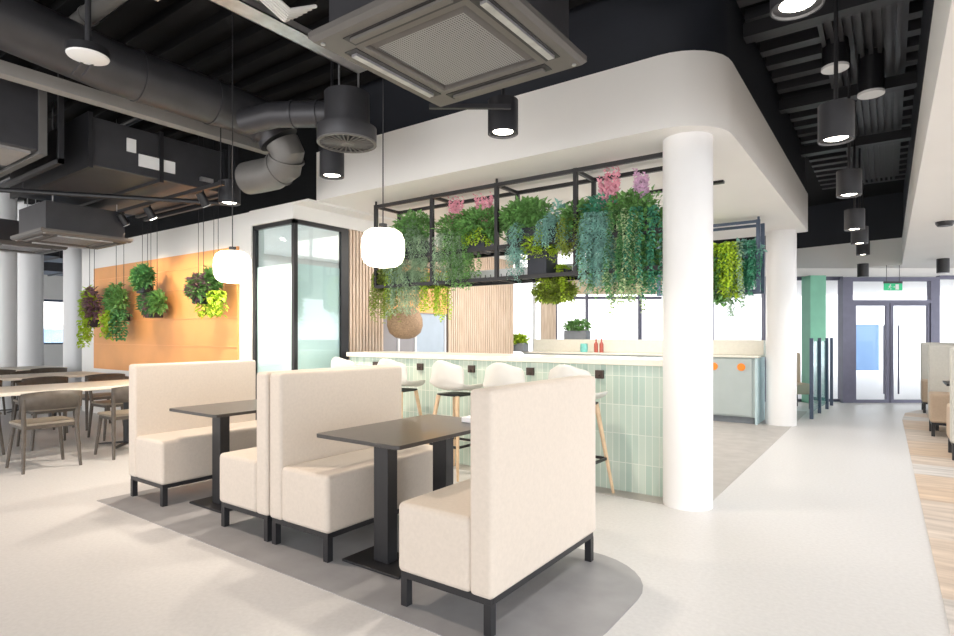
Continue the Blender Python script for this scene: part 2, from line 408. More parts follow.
# ------------------------------------------------------------------ facade at the back: one glazed line square to the view
def fpt(px, d=11.2): x, y = at(px, d); return Vector((x, y, 0))
def fac_post(mb, px0, px1, z0, z1, d=11.2, t=.1):
    a, b = fpt(px0, d), fpt(px1, d); c = (a+b)/2; w = (b-a).length
    vs = []
    for z in (z0, z1):
        for du, dd in ((-w/2, 0), (w/2, 0), (w/2, t), (-w/2, t)): vs.append(c+RT*du+FW*dd+Vector((0, 0, z)))
    mb.add(vs, [(0, 3, 2, 1), (4, 5, 6, 7), (0, 1, 5, 4), (1, 2, 6, 5), (2, 3, 7, 6), (3, 0, 4, 7)]); return mb
def facade(name, px0, px1, posts, rails, frame=M['frame_flare'], z1=2.44, z0=0, d=11.2, glass=True):
    mb = MB()
    fac_post(mb, px0, px1, z1-.07, z1, d); fac_post(mb, px0, px1, z0, z0+.05, d)
    for a, b in posts: fac_post(mb, a, b, z0+.05, z1-.07, d)
    for z, t in rails: fac_post(mb, px0, px1, z, z+t, d, .08)
    o = struct(name, mb, frame)
    if glass: obj('pane', fac_post(MB(), px0, px1, z0+.05, z1-.07, d+.045, .012), M['glass'], o)
    return o
facade('window_3', 497, 541, ((497, 504), (533, 536)), (), M['frame_white'])
mb = MB(); fac_post(mb, 541, 556, 0, 2.44)
struct('wall_pier', mb, M['slats'])
facade('window_4', 556, 662, ((556, 557.5), (586, 588.5), (639, 642)), ((2.0, .05),))
facade('window_5', 662, 843, ((712, 714), (764, 767), (841, 843)), ())
struct('wall_facade_head', fac_post(MB(), 480, 1010, 2.44, 2.6), M['white_wall'])
struct('wall_facade_band', fac_post(MB(), 541, 662, 2.09, 2.40, 11.1, .05), mat('warm_beige_panel', (.72, .58, .42), .6, noise=.2, nscale=1.5))
# entrance doors
mb = MB(); DD = 11.0
fac_post(mb, 843, 853, 0, 2.41, DD); fac_post(mb, 931, 940, 0, 2.41, DD); fac_post(mb, 853, 931, 2.33, 2.41, DD)
fac_post(mb, 853, 931, 1.91, 1.97, DD)
d3 = struct('door_3', mb, M['frame_flare'])
obj('transom_pane', fac_post(MB(), 853, 931, 1.97, 2.33, DD+.05, .012), M['glass'], d3)
for a, b, hp in ((853, 889.5, 884), (890.5, 931, 898.5)):
    lf = MB(); fac_post(lf, a, a+3.2, 0, 1.91, DD+.02, .05); fac_post(lf, b-3.2, b, 0, 1.91, DD+.02, .05)
    fac_post(lf, a+3.2, b-3.2, 1.86, 1.91, DD+.02, .05); fac_post(lf, a+3.2, b-3.2, 0, .06, DD+.02, .05)
    l = obj('door_leaf', lf, M['frame_flare'], d3)
    obj('leaf_pane', fac_post(MB(), a+3.2, b-3.2, .06, 1.86, DD+.04, .012), M['glass'], l)
    p = fpt(hp, DD-.06); q = fpt(hp, DD+.02)
    hb = MB().tube([q+Vector((0, 0, 1.48)), p+Vector((0, 0, 1.48)), p+Vector((0, 0, .18)), q+Vector((0, 0, .18))], .014, 8)
    obj('pull_handle', hb, M['frame_flare'], l)
facade('window_6', 940, 1010, ((1000, 1003),), (), d=11.0)

# exit sign hung over the entrance doors
ex = thing('exit_sign', 'green running man exit sign hung above the entrance doors', 'sign', fpt(893.5, 10.7)+Vector((0, 0, 2.13)), TH)
obj('housing', MB().box(-.17, .17, .0, .03, .13, .17), M['black_metal'], ex)
m_green = mat('exit_green', (.02, .45, .2), .5, noise=.02, emit=(.03, .6, .25), estr=.12)
obj('sign_panel', MB().box(-.17, .17, .005, .02, 0, .13), m_green, ex)
pic = MB()
def flat(pts, y=-.001): n = len(pv); 
pic.box(.04, .10, .0, .004, .015, .115)                                    # doorway
pic.cyl((-.055, .0, .103), (-.055, .004, .103), .011, 14)                  # head
pic.bar((-.06, .002, .09), (-.075, .002, .055), .02, .004)
pic.bar((-.062, .002, .085), (-.03, .002, .07), .008, .004); pic.bar((-.066, .002, .085), (-.095, .002, .07), .008, .004)
pic.bar((-.075, .002, .055), (-.045, .002, .04), .010, .004); pic.bar((-.045, .002, .04), (-.05, .002, .015), .009, .004)
pic.bar((-.075, .002, .055), (-.105, .002, .03), .010, .004)
pic.bar((-.015, .002, .065), (.02, .002, .065), .012, .004); pic.bar((.01, .002, .08), (.028, .002, .065), .008, .004); pic.bar((.01, .002, .05), (.028, .002, .065), .008, .004)
obj('pictogram', pic, M['label_white'], ex)
for x in (-.12, .12): obj('rod', MB().cyl((x, .015, .17), (x, .015, .47), .005, 8), M['black_metal'], ex)

# exterior: ground, pale building with a blue window, green column, balustrade
struct('ground', MB().box(-60, 60, 24, 80, -.2, -.05).box(8, 60, -5, 24, -.2, -.05), M['ext_ground'])
bd = thing('building', 'pale rendered building seen through the entrance doors', 'building', (0, 0, 0))
bw = obj('wall', fac_post(MB(), 700, 1100, -.1, 7, 22, 1.0), M['ext_white'], bd)
obj('window', fac_post(MB(), 853, 879, -.42, 1.7, 21.95, .08), mat('blue_reflecting_glazing', (.10, .19, .34), .3, noise=.12, nscale=1), bd)
obj('plinth_line', fac_post(MB(), 700, 1100, -.28, -.2, 21.9, .1), M['duct_mid'], bd)
tag(obj('green_column', fac_post(MB(), 810.5, 826, 0, 2.43, 10.9, .3), M['green_panel']), 'mint green square column standing by the glazed front behind the railing', 'column')
gl = thing('glass_balustrade', 'dark posted balustrade with teal glass behind the far white column', 'railing', (0, 0, 0))
prev = None
for px, d in ((811.5, 8.9), (819.5, 9.55), (827, 10.1), (831.5, 10.6)):
    x, y = at(px, d)
    obj('post', MB().box(x-.025, x+.025, y-.025, y+.025, 0, 1.25), M['rail_blue'], gl)
    if prev and d < 10.3: obj('glass_panel', MB().bar((prev[0], prev[1], .65), (x, y, .65), .012, 1.1), M['glass_teal'], gl)
    prev = (x, y)

# left far window wall
mb = MB(); mb.box(-22.2, -22, 2, 14, 0, 1.0); mb.box(-22.2, -22, 2, 14, 2.45, DK)
for y in (2, 4.3, 6.6, 8.9, 11.2, 13.9): mb.box(-22.2, -22, y, y+.12, 1.0, 2.45)
struct('wall_far_left', mb, M['white_wall'])
for i, y in enumerate((2.12, 4.42, 6.72, 9.02, 11.32)):
    fr = MB(); fr.box(-22.15, -22.05, y, y+2.18, 1.0, 1.05); fr.box(-22.15, -22.05, y, y+2.18, 2.38, 2.45); fr.box(-22.15, -22.05, y+1.0, y+1.08, 1.05, 2.38)
    fr.box(-22.15, -22.05, y, y+.06, 1.05, 2.38); fr.box(-22.15, -22.05, y+2.12, y+2.18, 1.05, 2.38)
    w = struct('window_%d' % (7+i), fr, M['rail_blue']); obj('pane', MB().box(-22.11, -22.1, y, y+2.18, 1.05, 2.38), M['glass'], w)
struct('wall_north', MB().box(-30, -11.5, 14, 14.2, 0, DK), M['white_wall'])
bb = thing('building', 'pale blue building seen through the far left windows', 'building', (-34, 8, 0))
obj('wall', MB().box(-1, 0, -8, 10, -1, 1.6), M['ext_blue'], bb)
obj('roof', MB().box(-1.2, .2, -8.2, 10.2, 1.6, 1.75), M['ext_white'], bb)

# ------------------------------------------------------------------ bar
bar = thing('bar_counter', 'long bar counter clad in mint green finger tiles with pale top', 'bar counter', (-3.4, 4.6, 0))
BX0, BX1 = -1.72, 1.96
obj('tiled_front', MB().box(BX0, BX1, 0, .45, .0035, 1.05), M['tiles'], bar)
obj('worktop', MB().box(BX0-.02, BX1+.02, -.04, .62, 1.05, 1.10), M['counter'], bar, bevel=.006)
for x in (-1.28, -.62, .05, .72, 1.4): obj('bag_hook', MB().box(x-.035, x+.035, -.03, 0, .93, 1.0).cyl((x, -.045, .955), (x, -.03, .955), .012, 8), M['brown_dark'], bar)
bc = thing('back_counter', 'grey green back counter with two orange inserts near the far column', 'cabinet', (-1.575, 9.1, 0))
obj('carcass', MB().box(-3.9, 0, .02, .62, .10, .97), M['cab_front'], bc)
obj('plinth', MB().box(-3.9, -.02, .06, .6, .0035, .10), M['pot_grey'], bc)
obj('end_panel', MB().box(0, .03, 0, .64, .0035, .97), M['cab_side'], bc)
obj('worktop', MB().box(-3.92, .05, -.02, .66, .97, 1.0), M['counter'], bc, bevel=.004)
obj('raised_ledge', MB().box(-3.92, .05, .42, .66, 1.0, 1.22), M['counter'], bc, bevel=.004)
for i in range(6):
    x = -.04-i*.62
    dd = obj('cabinet_door', MB().box(x-.6, x, 0, .02, .12, .95), M['cab_front'], bc, bevel=.002, bseg=1)
    if i < 2:
        for xx in ((x-.16, x-.44+.0) if i == 0 else ()):
            pass
for x in (-.18, -.56): obj('orange_insert', MB().cyl((x, .002, .83), (x, -.012, .83), .055, 24), M['orange'], bc)

# stools
def make_stool(label, loc, rz=0, group='bar stools along the tiled counter'):
    t = thing('bar_stool', label, 'bar stool', loc, rz, group)
    # shell: rows from front lip to the back top
    prof = [(.205, -.025), (.19, 0), (.10, .004), (0, 0), (-.10, .004), (-.165, .03), (-.20, .09), (-.215, .17), (-.225, .25), (-.23, .29)]
    wd = [.17, .20, .215, .22, .22, .215, .21, .205, .19, .13]
    N = 10; vs = []; fs = []
    for (y, z), w in zip(prof, wd):
        for k in range(N+1):
            u = -1+2*k/N; back = max(0, min(1, (z-.02)/.1))
            zz = z+(1-back)*.055*abs(u)**3; yy = y+back*.10*abs(u)**2.2
            if z > .27: zz -= .05*abs(u)**3
            vs.append((u*w, yy, .78+zz))
    for i in range(len(prof)-1):
        for k in range(N): a = i*(N+1)+k; fs.append((a, a+1, a+N+2, a+N+1))
    o = obj('seat_shell', MB().add(vs, fs), M['shell'], t, smooth=0)
    for p in o.data.polygons: p.use_smooth = True
    s = o.modifiers.new('solid', 'SOLIDIFY'); s.thickness = .02; s.offset = -1
    s = o.modifiers.new('sub', 'SUBSURF'); s.levels = s.render_levels = 1
    obj('seat_frame', MB().box(-.13, .13, -.12, .13, .735, .755), M['black_metal'], t, bevel=.004)
    feet = {}
    for sx in (-1, 1):
        for sy in (-1, 1):
            a = (sx*.115, sy*.115, .74); b = (sx*.215, sy*.225, .0035); feet[(sx, sy)] = (a, b)
            obj('leg', MB().tube([a, b], .02, 12, True, [.021, .012]), M['ash'], t)
    mb = MB()
    def P(k, z): a, b = feet[k]; f = (a[2]-z)/(a[2]-b[2]); return tuple(a[i]+(b[i]-a[i])*f for i in range(3))
    cs = [(-1, -1), (1, -1), (1, 1), (-1, 1)]
    for i in range(4): mb.bar(P(cs[i], .29), P(cs[(i+1) % 4], .29), .016, .022)
    obj('footrest', mb, M['black_metal'], t)
    return t
st = make_stool('pale shell bar stool nearest the white column, half hidden by the near bench', (-2.06, 4.27, 0), -.04)
for lab, x, rz in (('pale shell bar stool second from the white column at the tiled bar', -2.69, .06),
                   ('pale shell bar stool in the middle of the row at the tiled bar', -3.30, -.05),
                   ('pale shell bar stool second from the slatted wall at the tiled bar', -4.02, .05),
                   ('pale shell bar stool nearest the slatted wall at the tiled bar', -4.72, 0)):
    dup(st, lab, (x, 4.27, 0), rz)

# ------------------------------------------------------------------ benches
def make_bench(label, loc, rz, L=1.08, f1=None, f2=None, D=.55, group='high backed benches around the dark tables', name='booth_bench'):
    f1 = f1 or M['fabric']; f2 = f2 or f1
    t = thing(name, label, 'bench', loc, rz, group)
    h = L/2
    obj('backrest', MB().box(-.275, -.153, -h, h, .165, 1.065), f1, t, bevel=.022, bseg=4)
    obj('seat', MB().box(-.158, D-.275, -h, h, .165, .50), f2, t, bevel=.028, bseg=4)
    y0 = h-.035
    fr = MB(); fr.box(-.26, D-.29, -y0-.02, -y0+.012, .137, .166); fr.box(-.26, D-.29, y0-.012, y0+.02, .137, .166)
    fr.box(-.262, -.23, -y0, y0, .137, .166); fr.box(D-.322, D-.29, -y0, y0, .137, .166)
    obj('base_frame', fr, M['black_metal'], t)
    for x in (-.243, D-.308):
        for y in (-y0-.002, y0+.002): obj('leg', MB().box(x-.019, x+.019, y-.019, y+.019, .003, .14), M['black_metal'], t)
    return t
YB = 2.56
b1 = make_bench('cream high backed bench nearest the camera with its back to the aisle', (-1.645, YB, 0), pi)
dup(b1, 'cream bench facing the near dark table, in the middle back to back pair', (-2.855, 2.69, 0), 0)
dup(b1, 'cream bench facing the far dark table, in the middle back to back pair', (-3.425, 2.69, 0), pi)
dup(b1, 'cream high backed bench beside the dark wooden chairs, leftmost of the benches', (-4.71, 2.67, 0), 0)

def make_table(label, loc):
    t = thing('cafe_table', label, 'table', loc, 0, 'dark rectangular tables between the benches')
    obj('tabletop', MB().prism(rounded(-.325, .325, -.5, .5, (.03, .03, .03, .03)), .718, .74), M['table_top'], t, bevel=.003, bseg=2)
    for y in (-.26, .26):
        obj('leg', MB().box(-.055, .055, y-.04, y+.04, .018, .70), M['black_metal'], t, bevel=.004, bseg=2)
        obj('top_plate', MB().box(-.2, .2, y-.05, y+.05, .70, .718), M['black_metal'], t)
        obj('base_plate', MB().box(-.22, .22, y-.13, y+.13, .004, .018), M['black_metal'], t, bevel=.003, bseg=2)
    return t
t1 = make_table('dark rectangular table nearest the camera between the facing cream benches', (-2.33, 2.62, 0))
dup(t1, 'dark rectangular table farther from the camera, beside the leftmost cream bench', (-4.16, 2.70, 0))
nb = obj('napkin_stack', MB().box(-.11, .11, -.08, .08, .74, .775), M['paper'], None, (-2.12, 3.02, 0), bevel=.006)
tag(nb, 'small white stack at the far end of the near dark table', 'napkins')

# ------------------------------------------------------------------ communal tables and dark chairs
def make_communal(label, x, y0, y1):
    t = thing('communal_table', label, 'table', (x, (y0+y1)/2, 0), 0, 'long pale communal tables')
    h = (y1-y0)/2
    obj('tabletop', MB().box(-.44, .44, -h, h, .705, .74), M['cream_table'], t, bevel=.006)
    for y in (-h+.55, h-.55):
        obj('leg', MB().cyl((0, y, .03), (0, y, .70), .045, 16), M['black_metal'], t)
        f = MB()
        for k in range(4):
            a = pi/4+k*pi/2; f.bar((0, y, .03), (.33*cos(a), y+.33*sin(a), .015), .05, .022, .03)
        obj('foot', f, M['black_metal'], t)
        obj('top_plate', MB().box(-.2, .2, y-.06, y+.06, .69, .705), M['black_metal'], t)
    return t
make_communal('long pale communal table nearest the cream benches', -7.38, .75, 3.7)
make_communal('middle long pale communal table, second of three from the benches', -9.7, .75, 3.7)
make_communal('long pale communal table farthest from the benches by the orange wall', -12.1, .9, 4.0)
def make_chair(label, loc, rz, group='dark wooden chairs at the communal tables'):
    t = thing('dining_chair', label, 'chair', loc, rz, group)
    # faces +x
    obj('seat', MB().prism(rounded(-.2, .22, -.23, .23, (.06, .06, .04, .04)), .435, .46), M['chair_pad'], t, bevel=.008)
    for sy in (-1, 1):
        obj('leg', MB().tube([(.17, sy*.19, .437), (.21, sy*.235, 0)], .018, 10, True, [.02, .014]), M['dark_chair'], t)
        obj('leg', MB().tube([(-.24, sy*.235, 0), (-.19, sy*.215, .44), (-.215, sy*.225, .60), (-.23, sy*.225, .70)], .018, 10, True, [.014, .022, .019, .016]), M['dark_chair'], t)
    vs = []; fs = []; N = 12
    for z, zo in ((.59, -1), (.745, 1)):
        for k in range(N+1):
            u = -1+2*k/N; vs.append((-.205-.06*(1-u*u)-(.02 if zo > 0 else 0), u*.25, z+(.02*(1-u*u) if zo > 0 else 0)))
    for k in range(N): fs.append((k, k+1, N+2+k, N+1+k))
    o = obj('backrest', MB().add(vs, fs), M['dark_chair'], t); s = o.modifiers.new('solid', 'SOLIDIFY'); s.thickness = .02; s.offset = 0
    fr = MB(); fr.bar((-.19, -.215, .42), (-.19, .215, .42), .03, .035); fr.bar((.175, -.19, .42), (.175, .19, .42), .03, .035)
    for sy in (-1, 1): fr.bar((-.19, sy*.205, .42), (.175, sy*.195, .42), .03, .035)
    obj('seat_frame', fr, M['dark_chair'], t)
    return t
c0 = make_chair('dark wooden chair at the left with its whole back towards the camera', (-6.80, 2.13, 0), pi)
CH = [('dark wooden chair partly hidden by the leftmost cream bench', -6.80, 2.90, pi),
      ('dark wooden chair on the far side of the nearest communal table, left one', -8.02, 1.85, 0),
      ('dark wooden chair on the far side of the nearest communal table, middle one', -8.02, 2.57, 0),
      ('dark wooden chair on the far side of the nearest communal table, right one', -8.02, 3.3, 0),
      ('dark wooden chair at the middle communal table, near side, left one', -9.10, 2.1, pi),
      ('dark wooden chair at the middle communal table, near side, middle one', -9.10, 2.8, pi),
      ('dark wooden chair at the middle communal table, near side, right one', -9.10, 3.5, pi),
      ('dark wooden chair at the middle communal table, far side, left one', -10.32, 2.4, 0),
      ('dark wooden chair at the middle communal table, far side, right one', -10.32, 3.15, 0),
      ('dark wooden chair at the farthest communal table, near side, left one', -11.48, 2.9, pi),
      ('dark wooden chair at the farthest communal table, near side, right one', -11.48, 3.6, pi)]
for lab, x, y, rz in CH: dup(c0, lab, (x, y, 0), rz)

# ------------------------------------------------------------------ right hand booths
BG = 'pale booth benches on the plank floor'
def rbench(label, x, y, rz): return make_bench(label, (x, y, 0), rz, L=1.5, f1=M['booth_greyed'], f2=M['booth_tan'], group=BG)
rb = rbench('pale booth bench at the right facing the camera behind its table', 1.18, 9.62, -pi/2); rb.scale.z = 1.1
dup(rb, 'tan backed booth bench at the right edge, nearest on the plank floor', (1.27, 7.95, 0), pi/2)
dup(rb, 'booth bench back to back with the one facing the camera', (1.25, 10.2, 0), pi/2)
dup(rb, 'pale booth bench farthest along the plank floor near the doors', (1.2, 12.35, 0), -pi/2)
def rtable(label, y):
    t = thing('booth_table', label, 'table', (1.22, y, 0), 0, 'tables between the booth benches')
    obj('tabletop', MB().box(-.68, .68, -.3, .3, .715, .74), M['black_metal'], t, bevel=.003)
    obj('leg', MB().cyl((0, 0, .02), (0, 0, .715), .04, 16), M['black_metal'], t)
    obj('base_plate', MB().cyl((0, 0, .004), (0, 0, .02), .25, 24), M['black_metal'], t)
rtable('dark booth table between the two nearest right hand benches', 8.8)
rtable('dark booth table between the two farthest right hand benches', 11.3)

# a seat beyond the far column
x, y = at(791, 10.3)
lc = thing('lounge_chair', 'beige lounge chair on black legs just past the far white column', 'chair', (x, y, 0), TH)
obj('backrest', MB().box(-.28, .28, .16, .26, .3, .98), M['booth_tan'], lc, bevel=.04)
obj('seat', MB().box(-.28, .28, -.26, .2, .26, .44), M['booth_tan'], lc, bevel=.03)
for sx in (-1, 1):
    for sy in (-1, 1): obj('leg', MB().cyl((sx*.22, sy*.2, 0), (sx*.22, sy*.2, .26), .014, 8), M['black_metal'], lc)

# ------------------------------------------------------------------ foliage
def leaf(mb, p, d, up, L, W):
    d = d.normalized(); s = d.cross(up)
    if s.length < .01: s = d.cross(Vector((1, 0, 0)))
    s.normalize(); n = s.cross(d)
    q = p+d*L*.5
    mb.add([p, q+s*W*.5+n*W*.18, p+d*L-n*L*.15, q-s*W*.5+n*W*.18], [(0, 1, 2), (0, 2, 3)])
def rv(rg, s=1): return Vector((rg.uniform(-s, s), rg.uniform(-s, s), rg.uniform(-s, s)))
def bushy(rg, w, h, dp, n, L, W):
    mb = MB()
    for _ in range(n):
        while True:
            v = rv(rg)
            if v.length < 1: break
        v = v*(.75+.25*rg.random()); p = Vector((v.x*w/2, v.y*dp/2, h/2+v.z*h/2))
        d = Vector((v.x, v.y-.3, v.z*.6+.1))+rv(rg, .6); leaf(mb, p, d, Vector((0, 0, 1))+rv(rg, .4), L*rg.uniform(.6, 1.2), W*rg.uniform(.7, 1.1))
    return mb
def trail(rg, w, drop, dp, ns, L, W, gap=.022, up=.08):
    mb = MB()
    for _ in range(ns):
        x = rg.uniform(-w/2, w/2); y = rg.uniform(-dp/2, dp/2); p = Vector((x*.7, y, 0)); L_ = drop*rg.uniform(.55, 1); t = 0
        vx = (x)*.5+rg.uniform(-.03, .03); vy = -rg.uniform(.02, .12); s = 0
        a = rg.uniform(0, 6); pts = []
        while s < L_+up:
            if s < up: q = p+Vector((vx*s/up*.6, vy*s/up, sin(s/up*pi)*up*.6))
            else:
                e = s-up; q = p+Vector((vx*.6+vx*.4*min(1, e*5)+sin(e*9+a)*.010, vy+sin(e*7+a)*.012, -e))
            for k in range(2):
                b = a+s*60+k*pi+rg.uniform(-.5, .5)
                leaf(mb, q, Vector((cos(b), sin(b), -.55)), Vector((0, 0, 1))+rv(rg, .3), L*rg.uniform(.6, 1.15), W*rg.uniform(.7, 1.1))
            s += gap
    return mb
def fern(rg, w, h, droop, nf, L, W):
    mb = MB()
    for _ in range(nf):
        a = rg.uniform(0, 2*pi); r = w/2*rg.uniform(.6, 1.1); hh = h*rg.uniform(.6, 1.1); dr = droop*rg.uniform(.3, 1)
        N = 13; pr = None
        for i in range(N):
            t = i/(N-1); q = Vector((cos(a)*r*t, sin(a)*r*.6*t-.03*t, hh*4*t*(1-t)*.8+hh*.1-dr*t*t))
            if pr is not None:
                d = (q-pr).normalized(); sd = d.cross(Vector((0, 0, 1))).normalized()
                for sg in (-1, 1): leaf(mb, q, sd*sg+d*.5, Vector((0, 0, 1))+rv(rg, .2), L*(1.1-t*.7), W)
            pr = q
    return mb
def bloom(rg, w, h, n, L=.05):
    mb = MB()
    for _ in range(n):
        x = rg.uniform(-w/2, w/2); base = Vector((x*.4, rg.uniform(-.02, .02), 0)); hh = h*rg.uniform(.55, 1); tip = Vector((x, rg.uniform(-.05, .03), hh))
        for i in range(13):
            t = .2+.8*i/12; q = base.lerp(tip, t); b = i*2.4
            leaf(mb, q, Vector((cos(b)*.6, sin(b)*.6, .9)), Vector((0, 0, 1))+rv(rg, .2), L*(1.25-t*.7)*1.25, .034)
    return mb

# planter frame hung from the soffit
FY0, FY1 = 4.60, 4.98
pf = thing('planting_rack', 'long black metal planting frame hung from the soffit above the bar front', 'hanging frame', (0, 0, 0))
FX = [-4.69, -3.87, -3.06, -2.23, -1.42]
for x in FX:
    for y in (FY0, FY1): obj('post', MB().box(x-.018, x+.018, y-.018, y+.018, 1.84, 2.76), M['black_metal'], pf)
for z in (2.74, 1.84):
    for y in (FY0, FY1): obj('rail', MB().box(FX[0], FX[-1], y-.015, y+.015, z-.018, z+.018), M['black_metal'], pf)
    for x in FX: obj('cross_bar', MB().box(x-.015, x+.015, FY0, FY1, z-.015, z+.015), M['black_metal'], pf)
sh = MB(); sh.box(FX[0]+.3, FX[-1], FY0-.01, FY0+.02, 2.12, 2.16); sh.box(FX[0]+.3, FX[-1], FY1-.02, FY1+.01, 2.12, 2.16)
for k in range(24): x = FX[0]+.35+k*.12; sh.box(x, x+.02, FY0, FY1, 2.135, 2.16)
lw = MB()
for k in range(26): x = FX[0]+.05+k*.125; lw.box(x, x+.02, FY0, FY1, 1.842, 1.86)
obj('lower_shelf', lw, M['black_metal'], pf)
obj('shelf', sh, M['black_metal'], pf)
mb = MB(); mb.box(FX[1]-.02, FX[-1], FY1-.02, FY1, 1.86, 1.98)
wp = obj('white_back_panel', mb, M['paper'], pf); wp['label'] = 'white panel behind the lower shelf'
mb = MB()
for k in range(36): x = FX[1]+.03+k*.066; mb.box(x, x+.006, FY1-.026, FY1-.019, 1.87, 1.93)
obj('panel_ticks', mb, M['duct'], wp)
obj('hanger', MB().cyl((FX[0], FY0, 2.75), (FX[0], FY0, 2.8), .012, 8).cyl((FX[2], FY0, 2.75), (FX[2], FY0, 2.8), .012, 8).cyl((FX[4], FY1, 2.75), (FX[4], FY1, 2.8), .012, 8), M['black_metal'], pf)

def ptX(px, Y):
    k = (px-477)/F; X = Y*(k*cos(TH)-sin(TH))/(cos(TH)+k*sin(TH)); return X, -X*sin(TH)+Y*cos(TH)
def zat(py, d): return H-(py-335)*d/F
def planter(label, px, ytop, ybot, wpx, kind, m, seed, Y=4.72, zb=2.16, bw=.3, extra=None, box=True, bh=.14, dp=.26, group='planted boxes on the hanging frame', sz=1.0):
    X, d = ptX(px, Y); rg = random.Random(seed); w = wpx*d/F
    zt, zl = zat(ytop, d), zat(ybot, d)
    t = thing('planter_box', label, 'planter', (X, Y, zb), 0, group)
    if box:
        obj('box', MB().box(-bw/2, bw/2, -.10, .13, .0, bh), M['planter'], t, bevel=.004, bseg=2)
        obj('soil', MB().box(-bw/2+.01, bw/2-.01, -.09, .12, bh-.01, bh+.004), M['soil'], t)
    rim = bh
    for i, (kd, mm, kw) in enumerate([(kind, m, {})]+(extra or [])):
        ox = kw.get('ox', 0)*d/F; ww = kw.get('w', wpx)*d/F; z1 = zat(kw.get('top', ytop), d)-zb; z0 = zat(kw.get('bot', ybot), d)-zb
        if kd == 'bush': mb = bushy(rg, ww*1.4, z1-z0, dp*1.2, int((1500 if i == 0 else 1050)*ww/.35*kw.get('n', 1)), .060*sz, .036*sz); off = z0
        elif kd == 'trail': mb = trail(rg, ww, rim-z0, dp*.8, max(5, int(ww/.009*kw.get('n', 1))), .044*sz, .030*sz); off = rim
        elif kd == 'airy': mb = trail(rg, ww, rim-z0, dp*.8, max(6, int(ww/.007*kw.get('n', 1))), .042*sz, .014*sz, .016); off = rim
        elif kd == 'fern': mb = fern(rg, ww, max(.06, (z1-rim)*.9), max(.02, rim-z0+.02), int(40*ww/.3*kw.get('n', 1))+10, .06*sz, .02*sz); off = rim
        elif kd == 'bloom': mb = bloom(rg, ww, z1-rim, max(5, int(ww/.008*kw.get('n', 1)))); off = rim
        mb.v = [(v[0]+ox, v[1]-.02, v[2]+off) for v in mb.v]
        o = obj('foliage' if kd != 'bloom' else 'bloom', mb, mm, t, smooth=0)
        if i > 0: o['label'] = mm.name.replace('_', ' ')
    return t
planter('planter with olive fern hanging low at the left end of the frame', 391, 262, 322, 34, 'fern', M['g_olive'], 1, zb=1.86, Y=4.78, bw=.24,
        extra=[('trail', M['g_olive'], {'w': 26, 'bot': 322, 'n': .8, 'ox': -2})])
planter('planter with feathery silver green foliage beside the left globe lamp', 415, 214, 290, 46, 'fern', M['g_grey'], 2, zb=2.17, bw=.34,
        extra=[('airy', M['g_grey'], {'w': 42, 'bot': 286}), ('bush', M['g_mid'], {'w': 40, 'top': 212, 'bot': 245, 'n': .7})])
planter('planter with silver green wisps low beside the olive fern', 412, 268, 316, 28, 'airy', M['g_grey'], 31, zb=1.86, Y=4.78, bw=.2, bh=.1,
        extra=[('trail', M['g_lime'], {'w': 14, 'ox': -14, 'bot': 300, 'n': .6})])
planter('planter with dusky pink bloom above silver trailing stems', 456, 204, 288, 30, 'airy', M['g_grey'], 3, bw=.16, extra=[('bloom', M['pink'], {'w': 22, 'top': 198, 'ox': 3}),
        ('trail', M['g_mid'], {'w': 24, 'ox': 10, 'bot': 292}), ('bush', M['g_mid'], {'w': 34, 'top': 215, 'bot': 240, 'n': .5})])
planter('planter with dense mid green leaves and faint pink tips left of the second post', 480, 208, 244, 50, 'bush', M['g_mid'], 4, bw=.24,
        extra=[('bloom', M['pink'], {'w': 20, 'top': 196, 'ox': 6}), ('trail', M['g_lime'], {'w': 30, 'bot': 250, 'n': .6})])
planter('planter with fresh green fern fronds in the middle of the frame', 527, 196, 240, 46, 'fern', M['g_mid'], 5, bw=.32,
        extra=[('bush', M['g_mid'], {'w': 46, 'top': 200, 'bot': 232}), ('airy', M['g_blue'], {'w': 15, 'ox': -6, 'bot': 283})])
planter('planter with lime green leaves spilling over in the middle of the frame', 542, 226, 262, 36, 'fern', M['g_lime'], 6, Y=4.72, zb=1.86, bw=.2, bh=.25,
        extra=[('bush', M['g_lime'], {'w': 32, 'top': 232, 'bot': 258, 'n': .6})])
planter('planter with blue green tufts left of the third post', 560, 200, 250, 28, 'airy', M['g_blue'], 7, bw=.15, extra=[('bush', M['g_blue'], {'w': 20, 'top': 202, 'bot': 246, 'n': .6})])
planter('planter with rounded olive green leaves right at the third post', 580, 200, 246, 32, 'bush', M['g_mid'], 8, bw=.18, extra=[('trail', M['g_olive'], {'w': 26, 'bot': 262, 'n': .7})])
planter('planter with long blue green curtain of leaves and tall pink bloom', 602, 200, 294, 30, 'airy', M['g_blue'], 9, bw=.2,
        extra=[('bloom', M['pink'], {'w': 26, 'top': 170, 'ox': 8}), ('trail', M['g_blue'], {'w': 28, 'bot': 288}), ('trail', M['g_mid'], {'w': 20, 'bot': 300, 'ox': -6, 'n': .6}),
               ('bush', M['g_teal'], {'w': 34, 'top': 196, 'bot': 235, 'n': .7})])
planter('planter with dark ivy and variegated trails next to the near white column', 628, 190, 305, 34, 'trail', M['g_dark'], 10, bw=.2,
        extra=[('trail', M['g_pale'], {'w': 30, 'bot': 318, 'n': .8}), ('bush', M['g_mid'], {'w': 40, 'top': 192, 'bot': 235}), ('bush', M['g_teal'], {'w': 40, 'top': 240, 'bot': 285, 'ox': 6, 'n': .6})])
planter('planter with pale lilac bloom nearly behind the near white column', 648, 186, 290, 30, 'bush', M['g_mid'], 11, bw=.14,
        extra=[('bloom', M['lilac'], {'w': 16, 'top': 168, 'ox': -6, 'n': 1.5}), ('trail', M['g_teal'], {'w': 30, 'bot': 300, 'n': .8})])
